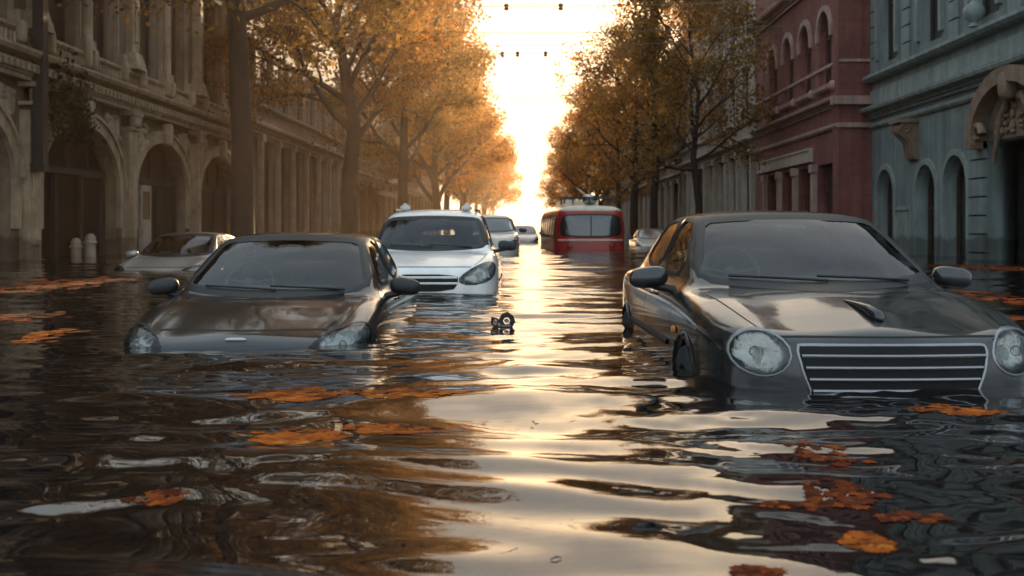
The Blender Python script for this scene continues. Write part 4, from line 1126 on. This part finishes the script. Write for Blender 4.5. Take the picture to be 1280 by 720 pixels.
def tree_data(seed, H, rad, base, tr, n_leaf, size, fork=False, spread=.34, limbs=11):
    rd = random.Random(seed); rng = np.random.default_rng(seed)
    wood = MB(); pts = []
    def path(p, d, ln, steps, wob, up):
        out = [p]; d = d.normalized()
        for _ in range(steps):
            d = (d + Vector((rd.gauss(0, wob), rd.gauss(0, wob), rd.gauss(0, wob) + up))).normalized()
            p = p + d * ln / steps; out.append(p)
        return out
    def branch(p, d, ln, r, lev):
        pp = path(p, d, ln, 5 if lev < 3 else 3, .13 if lev < 3 else .22, .05 if lev < 2 else -.02)
        rr = [max(.006, r * (1 - .75 * i / (len(pp) - 1))) for i in range(len(pp))]
        wood.tube(pp, rr, 7 if lev == 1 else 5 if lev == 2 else 4, False)
        if lev >= 2: pts.extend(pp[2:] if lev == 2 else pp[1:])
        if lev < 3:
            n = rd.randint(5, 7) if lev == 1 else rd.randint(3, 4)
            for k in range(n):
                t = .28 + .72 * (k + rd.random() * .6) / n; i = min(len(pp) - 2, int(t * (len(pp) - 1)))
                q = pp[i].lerp(pp[i + 1], min(1, t * (len(pp) - 1) - i)); dd = (pp[i + 1] - pp[i]).normalized()
                sd = dd.cross(Vector((rd.gauss(0, 1), rd.gauss(0, 1), rd.gauss(0, 1)))).normalized()
                branch(q, dd * .75 + sd * rd.uniform(.6, 1.0), ln * rd.uniform(.38, .56) * (1.1 - .35 * t), rr[i] * .55, lev + 1)
    top = H * .86
    tp = [Vector((0, 0, -.78)), Vector((rd.gauss(0, .05), rd.gauss(0, .05), base * .45)), Vector((rd.gauss(0, .14), rd.gauss(0, .14), base)),
          Vector((rd.gauss(0, .3), rd.gauss(0, .3), (base + top) / 2)), Vector((rd.gauss(0, .5), rd.gauss(0, .5), top))]
    wood.tube([tp[0], tp[0] + Vector((0, 0, .9)), *tp[1:]], [tr * 1.5, tr * 1.12, tr, tr * .86, tr * .5, tr * .14], 12)
    def at(z):
        for a, b_ in zip(tp, tp[1:]):
            if a.z <= z <= b_.z: return a.lerp(b_, (z - a.z) / (b_.z - a.z))
        return tp[-1]
    az = rd.random() * 6.28
    for k in range(limbs):
        t = k / (limbs - 1); z = base * .86 + (top - base * .86) * t ** 1.15; az += 2.4 + rd.gauss(0, .25)
        el = R(28 + 45 * t + rd.gauss(0, 7)); prof = math.sin(math.pi * min(.98, .30 + .62 * t)) ** .8
        d_ = Vector((math.cos(az) * math.cos(el), math.sin(az) * math.cos(el), math.sin(el)))
        branch(at(z), d_, rad * (.55 + .62 * prof) * rd.uniform(.85, 1.1), tr * (.5 - .25 * t), 1)
    if fork:
        for sg in (-1, 1):
            branch(at(base * .55), Vector((sg * .5, rd.gauss(0, .2), 1)), H * .42, tr * .6, 1)
    P = np.array([tuple(p) for p in pts])
    clump = rng.random(len(P)) ** .7; clump /= clump.sum()
    C = P[rng.choice(len(P), n_leaf, p=clump)] + rng.normal(size=(n_leaf, 3)) * np.array([spread, spread, spread * .8])
    keep = np.hypot(C[:, 0], C[:, 1]) < rad * 1.12
    V, Q = leaf_quads(C[keep], size, rng)
    return wood, V, Q

TREE_ME = {}
def tree(key, name, label, loc, rz, leafm, group, scale=1.0, args=None):
    t = thing(name, label, 'tree', loc, rz, group)
    if key not in TREE_ME:
        wood, V, Q = tree_data(**args)
        tk = wood.build('trunk', BARK, t, True, 70); cr = np_mesh('crown', V, Q, leafm, t, smooth=False)
        TREE_ME[key] = (tk, cr)
    else:
        for src in TREE_ME[key]:
            c = src.copy(); COL.objects.link(c); c.parent = t
            if src is TREE_ME[key][1] and src.data.materials[0] is not leafm:
                c.material_slots[0].link = 'OBJECT'; c.material_slots[0].material = leafm
    t.scale = (scale,) * 3
    return t
GL = 'street trees along the left pavement'; GR = 'street trees along the right pavement'
a1 = dict(seed=3, H=16.0, rad=4.4, base=6.0, tr=.25, n_leaf=46000, size=.14, limbs=15)
a2 = dict(seed=21, H=14.5, rad=5.0, base=4.6, tr=.30, n_leaf=42000, size=.15, limbs=15)
a3 = dict(seed=8, H=14.0, rad=5.0, base=4.4, tr=.27, n_leaf=22000, size=.18, limbs=14)
a4 = dict(seed=14, H=13.5, rad=5.0, base=4.2, tr=.28, n_leaf=15000, size=.24, limbs=13, fork=True)
b1 = dict(seed=31, H=10.2, rad=3.4, base=3.6, tr=.15, n_leaf=12000, size=.14, limbs=13, spread=.30)
b2 = dict(seed=44, H=15.2, rad=4.6, base=4.2, tr=.22, n_leaf=13000, size=.17, limbs=14, spread=.32)
tree('a1', 'street_tree', 'tall tree with a thick dark trunk before the arcade, nearest on the left', (-6.5, 26.8, 0), .4, LEAF_OLIVE, GL, 1, a1)
tree('a2', 'street_tree', 'golden brown tree whose dark trunk rises just left of the white sport utility car', (-6.5, 43.4, 0), 2.0, LEAF_GOLD, GL, 1, a2)
tree('a3', 'street_tree', 'olive gold tree behind the white sport utility car, third along the left pavement', (-6.1, 59, 0), 1.0, LEAF_OLIVE, GL, 1, a3)
tree('a4', 'street_tree', 'amber tree with a forked trunk above the roof of the white sport utility car', (-5.8, 77, 0), .2, LEAF_GOLD, GL, 1, a4)
left_far = [(95, 'a3', LEAF_GOLD, 1.0, 'fifth'), (113, 'a2', LEAF_RUST, .95, 'sixth'), (131, 'a4', LEAF_GOLD, 1.0, 'seventh'), (150, 'a3', LEAF_RUST, 1.0, 'eighth'), (172, 'a2', LEAF_GOLD, 1.0, 'ninth'), (198, 'a4', LEAF_RUST, 1.05, 'tenth'), (230, 'a3', LEAF_GOLD, 1.1, 'farthest')]
for i, (y_, k, lm, sc_, w_) in enumerate(left_far):
    tree(k, 'street_tree', f'hazy orange tree, {w_} along the left pavement counted from the camera', (-6.3 + .3 * math.sin(i * 2.1), y_, 0), i * 1.9 + .7, lm, GL, sc_)
tree('b1', 'street_tree', 'small thin trunked tree nearest on the right, before the beige building', (7.0, 46.5, 0), .5, LEAF_OLIVE, GR, 1, b1)
tree('b2', 'street_tree', 'tall backlit tree right of the tram with the sun behind its crown', (7.2, 64, 0), 1.2, LEAF_GOLD, GR, 1, b2)
right_far = [(80, 'a3', LEAF_OLIVE, .98, 'third'), (97, 'b2', LEAF_GOLD, .95, 'fourth'), (115, 'a4', LEAF_GOLD, .95, 'fifth'), (135, 'a3', LEAF_RUST, .95, 'sixth'), (158, 'b2', LEAF_GOLD, 1.0, 'seventh'), (186, 'a4', LEAF_GOLD, 1.0, 'eighth'), (220, 'a3', LEAF_RUST, 1.0, 'farthest')]
for i, (y_, k, lm, sc_, w_) in enumerate(right_far):
    tree(k, 'street_tree', f'hazy golden tree, {w_} along the right pavement counted from the camera', (7.6 + .3 * math.sin(i * 1.7), y_, 0), i * 2.3 + .4, lm, GR, sc_)

# ---- climbing plant over the first arch
rng = np.random.default_rng(77)
iv = thing('climbing_plant', 'straggly brown green climbing plant hanging over the top of the dark arch', 'plant', (-11.7, 29.3, 3.2))
st = MB(); cen = []
for k in range(13):
    a = rng.uniform(-1.0, 1.5); p0 = Vector((rng.uniform(0, .15), a, rng.uniform(1.0, 1.75))); p = [p0]
    for j in range(5): p.append(p[-1] + Vector((rng.uniform(-.02, .1), rng.normal() * .15, -.26)))
    st.tube(p, .012, 4); cen += [tuple(q) for q in p]
st.build('stem', BARK, iv)
C = np.array(cen)[rng.integers(0, len(cen), 1500)] + rng.normal(size=(1500, 3)) * (.13, .2, .17)
V, Q = leaf_quads(C, .12, rng); np_mesh('foliage', V, Q, leaf_mat('climber_leaves', [(0, (.03, .028, .012)), (.6, (.07, .055, .02)), (1, (.13, .085, .03))]), iv, smooth=False)

# ------------------------------------------------------------------ overhead wires
WIRE = mat('wire_steel', (.16, .14, .12), .6)
def span_wire(py, beads, label, H=7.2):
    z_ = FPX * H / (285 - py)
    hz = CAM_H + H
    t = thing('overhead_wire', label, 'wire', (0, z_, hz), 0, 'overhead wires across the street')
    xs_ = np.linspace(-11.6, 10.1, 25)
    sag = lambda x: .28 * ((x + .7) / 10.9) ** 2
    b = MB(); b.tube([(x, 0, sag(x)) for x in xs_], .009 + z_ * .00012, 6); b.build('cable', WIRE, t, True)
    for px in beads:
        x = (px - 655) * z_ / FPX
        b = MB(); b.lathe((x, 0, sag(x) - .14), [(.03, 0), (.085, .04), (.085, .08), (.05, .11), (.085, .15), (.085, .2), (.03, .24)], 10); b.build('insulator', IRON, t, True)
for py, beads, lab in ((8, (633, 701), 'topmost overhead wire, with two insulators hanging far apart'), (41, (), 'thin bare overhead wire just below the topmost one'),
                       (57, (), 'dark bare overhead wire right above the one with two close insulators'), (67, (628, 647, 682), 'overhead wire with dark insulators, fourth from the top'),
                       (94, (), 'faint bare overhead wire, fifth from the top'), (119, (), 'faint bare overhead wire, sixth from the top'), (123, (), 'faint overhead wire close under the sixth one'), (172, (), 'hazy far overhead wire, lowest but one'), (206, (), 'hazy farthest overhead wire, lowest above the street')):
    span_wire(py, beads, lab)

# ------------------------------------------------------------------ floating leaves and litter
LF = leaf_mat('floating_leaf_orange', [(.0, (.06, .018, .006)), (.22, (.22, .05, .007)), (.55, (.42, .10, .010)), (.85, (.52, .14, .014)), (1, (.56, .24, .04))], .15)
LFD = leaf_mat('floating_leaf_dark_red', [(.0, (.03, .008, .004)), (.5, (.15, .028, .006)), (1, (.36, .08, .010))], .15)
LOBES = [(0, -.5), (.16, -.2), (.42, -.28), (.34, -.02), (.5, .18), (.24, .16), (.2, .34), (.0, .56), (-.2, .34), (-.24, .16), (-.5, .18), (-.34, -.02), (-.42, -.28), (-.16, -.2)]
def water_pt(px, py):
    d = CAM_H * FPX / (py - 285); return (px - 655) * d / FPX, d
def leaf_raft(px, py, wpx, hpx, label, m=LF, n=60, size=.10, core=.6):
    n = int(n * 1.35)
    x0, y0 = water_pt(px, py); wx = wpx / FPX * y0 / 2; wy = hpx * y0 * y0 / (CAM_H * FPX) / 2
    t = thing('leaf_raft', label, 'floating leaves', (x0, y0, 0), 0, 'rafts of fallen leaves on the water')
    rng = np.random.default_rng(int(px * 7 + py)); vs, fs = [], []
    for k in range(n):
        r = math.sqrt(rng.random()) * .9 if k < n * core else .6 + abs(rng.normal()) * .35
        a = rng.random() * 6.283; cx, cy = r * wx * math.cos(a), r * wy * math.sin(a)
        s = size * rng.uniform(.6, 1.3); th = rng.random() * 6.283; o = len(vs); s *= .92; tl = rng.normal(size=2) * .05; cu = rng.uniform(-.02, .10)
        for lx, ly in LOBES:
            qx, qy = s * (lx * math.cos(th) - ly * math.sin(th)), s * (lx * math.sin(th) + ly * math.cos(th))
            vs.append((cx + qx, cy + qy, .0005 + .0024 * (k % 7) / 7 + (tl[0] * qx + tl[1] * qy) * .35 + cu * (lx * lx + ly * ly) * s * .5))
        c = len(vs); vs.append((cx, cy, .004 + .0022 * (k % 7) / 7)); nl = len(LOBES)
        fs += [[o + i, o + (i + 1) % nl, c] for i in range(nl)]
    V = np.array(vs); V[:, 2] += water_h(V[:, 0] + x0, V[:, 1] + y0) * min(1, max(0, (60 - y0) / 15))
    np_mesh('leaves', V, fs, m, t, smooth=False)
for a in ((370, 495, 112, 17, 'ragged orange leaf raft below the dark brown saloon, upper left of four', LF, 70, .10, .75), (372, 543, 108, 20, 'oval orange leaf raft, lower left of the four below the dark brown saloon', LF, 80, .085, .85),
          (500, 494, 120, 12, 'long thin orange leaf raft, upper right of the four below the dark brown saloon', LF, 44, .10, .5), (490, 534, 92, 16, 'orange leaf raft, lower right of the four below the dark brown saloon', LF, 52, .09, .6),
          (208, 618, 58, 10, 'small dark red leaf raft alone in the dark water at lower left', LFD, 26, .05, .7), (62, 419, 56, 13, 'orange leaf raft left of the dark brown saloon', LF, 34, .14, .6),
          (1205, 514, 92, 17, 'orange leaf raft in front of the chrome grille, at right', LF, 60, .09, .6), (1084, 677, 56, 30, 'round orange leaf raft in the dark water at lower right', LF, 46, .05, .75),
          (945, 716, 62, 20, 'dark red leaf raft at the bottom edge, right of the bright reflection', LFD, 36, .045, .7), (1046, 618, 84, 26, 'red brown leaf raft in the middle of the dark water at lower right', LFD, 46, .06, .4),
          (1030, 566, 74, 18, 'dark red scattered leaf raft nearest under the olive saloon', LFD, 24, .06, .3), (1140, 646, 66, 12, 'thin dark red leaf raft right of the round orange one', LFD, 22, .055, .4), (985, 628, 70, 6, 'faint dark red string of leaves left of the red brown raft', LFD, 16, .05, .3),
          (1246, 372, 90, 20, 'wide rust leaf raft beside the right front of the olive saloon', LFD, 90, .17, .6), (1240, 396, 60, 8, 'thin rust leaf raft at the right edge just above the headlight', LFD, 40, .14, .5), (1225, 334, 110, 9, 'long rust leaf raft before the grey green building', LFD, 160, .24, .7),
          (30, 396, 70, 9, 'rust leaf raft at the left water edge, added for the tree reflection', LFD, 44, .15, .5), (90, 352, 120, 10, 'long rust leaf raft in front of the silver saloon, added as tree reflection', LFD, 130, .22, .6), (30, 362, 80, 7, 'thin rust leaf raft before the arcade, standing in for reflected trees', LFD, 70, .2, .6)):  # these three are added to stand in for the orange trees' reflection
    leaf_raft(*a)
dx, dy = water_pt(630, 409)
PLB = mat('torn_black_plastic', (.012, .012, .013), .4, bump=.2, bscale=60); PLG = mat('scuffed_grey_plastic', (.32, .29, .28), .6)
t = thing('floating_debris', 'broken black plastic lamp housing floating in the bright reflection beside the dark brown saloon', 'debris', (dx, dy, 0), R(8)); t.scale = (.82, .82, .72)
def disc(cx, cz, r, n=18, sq=1.0): return [(cx + r * math.cos(2 * math.pi * k / n), cz + r * sq * math.sin(2 * math.pi * k / n)) for k in range(n)]
b = MB(); b.ring([(.075, .0), (.105, .06), (.085, .125), (.035, .165), (-.02, .14), (-.045, .08), (-.03, .01), (.02, -.03)], [(.052, .035), (.062, .065), (.052, .095), (.03, .11), (.0, .10), (-.012, .075), (-.004, .045), (.02, .03)], -.03, .04)
b.box(-.05, .08, -.02, .05, -.05, .012); b.build('housing', PLB, t)
b = MB(); b.plate(disc(.025, .07, .022), -.02, .02); b.box(-.03, .06, -.036, -.031, .012, .026); b.build('lens', PLG, t)
b = MB(); b.ring(disc(-.085, .055, .042, 10, 1.2), disc(-.085, .055, .024, 10, 1.2), -.02, .03); b.box(-.12, -.09, -.02, .03, .085, .11); b.box(-.10, -.04, -.015, .03, -.03, .016); b.build('bracket', PLB, t)
b = MB(); b.plate(disc(-.085, .055, .022, 10), -.01, .01); b.box(-.062, -.03, -.024, -.018, .03, .048); b.build('clip', PLG, t)
for px, py, ln, an, lab in ((766, 657, .02, 1.2, 'short dark twig afloat on the bright reflection'), (695, 693, .014, .3, 'tiny leaf stalk afloat near the bottom edge of the bright reflection')):
    x, y_ = water_pt(px, py); t = MB(); c, s = math.cos(an) * ln, math.sin(an) * ln
    z = float(water_h(x, y_)); t.tube([(-c, -s * 1.5, .002), (0, 0, .007), (c, s * 1.5, .004)], [.0015, .002, .001], 5); o_ = t.build('floating_twig', BARK)
    o_.location = (x, y_, z); tag(o_, lab, 'twig')

# ------------------------------------------------------------------ render settings
SC.view_settings.view_transform = 'Standard'; SC.view_settings.look = 'None'
SC.view_settings.exposure = EXPOSURE; SC.view_settings.gamma = 1.0; SC.view_settings.use_curve_mapping = False
SC.render.engine = 'CYCLES'
cy = SC.cycles
cy.use_denoising = True; cy.max_bounces = 8; cy.diffuse_bounces = 3; cy.glossy_bounces = 4; cy.transmission_bounces = 4; cy.transparent_max_bounces = 10
cy.volume_bounces = 1; cy.sample_clamp_indirect = 6.0; cy.sample_clamp_direct = 0; cy.caustics_reflective = False; cy.caustics_refractive = False
cy.use_adaptive_sampling = True; cy.adaptive_threshold = .015
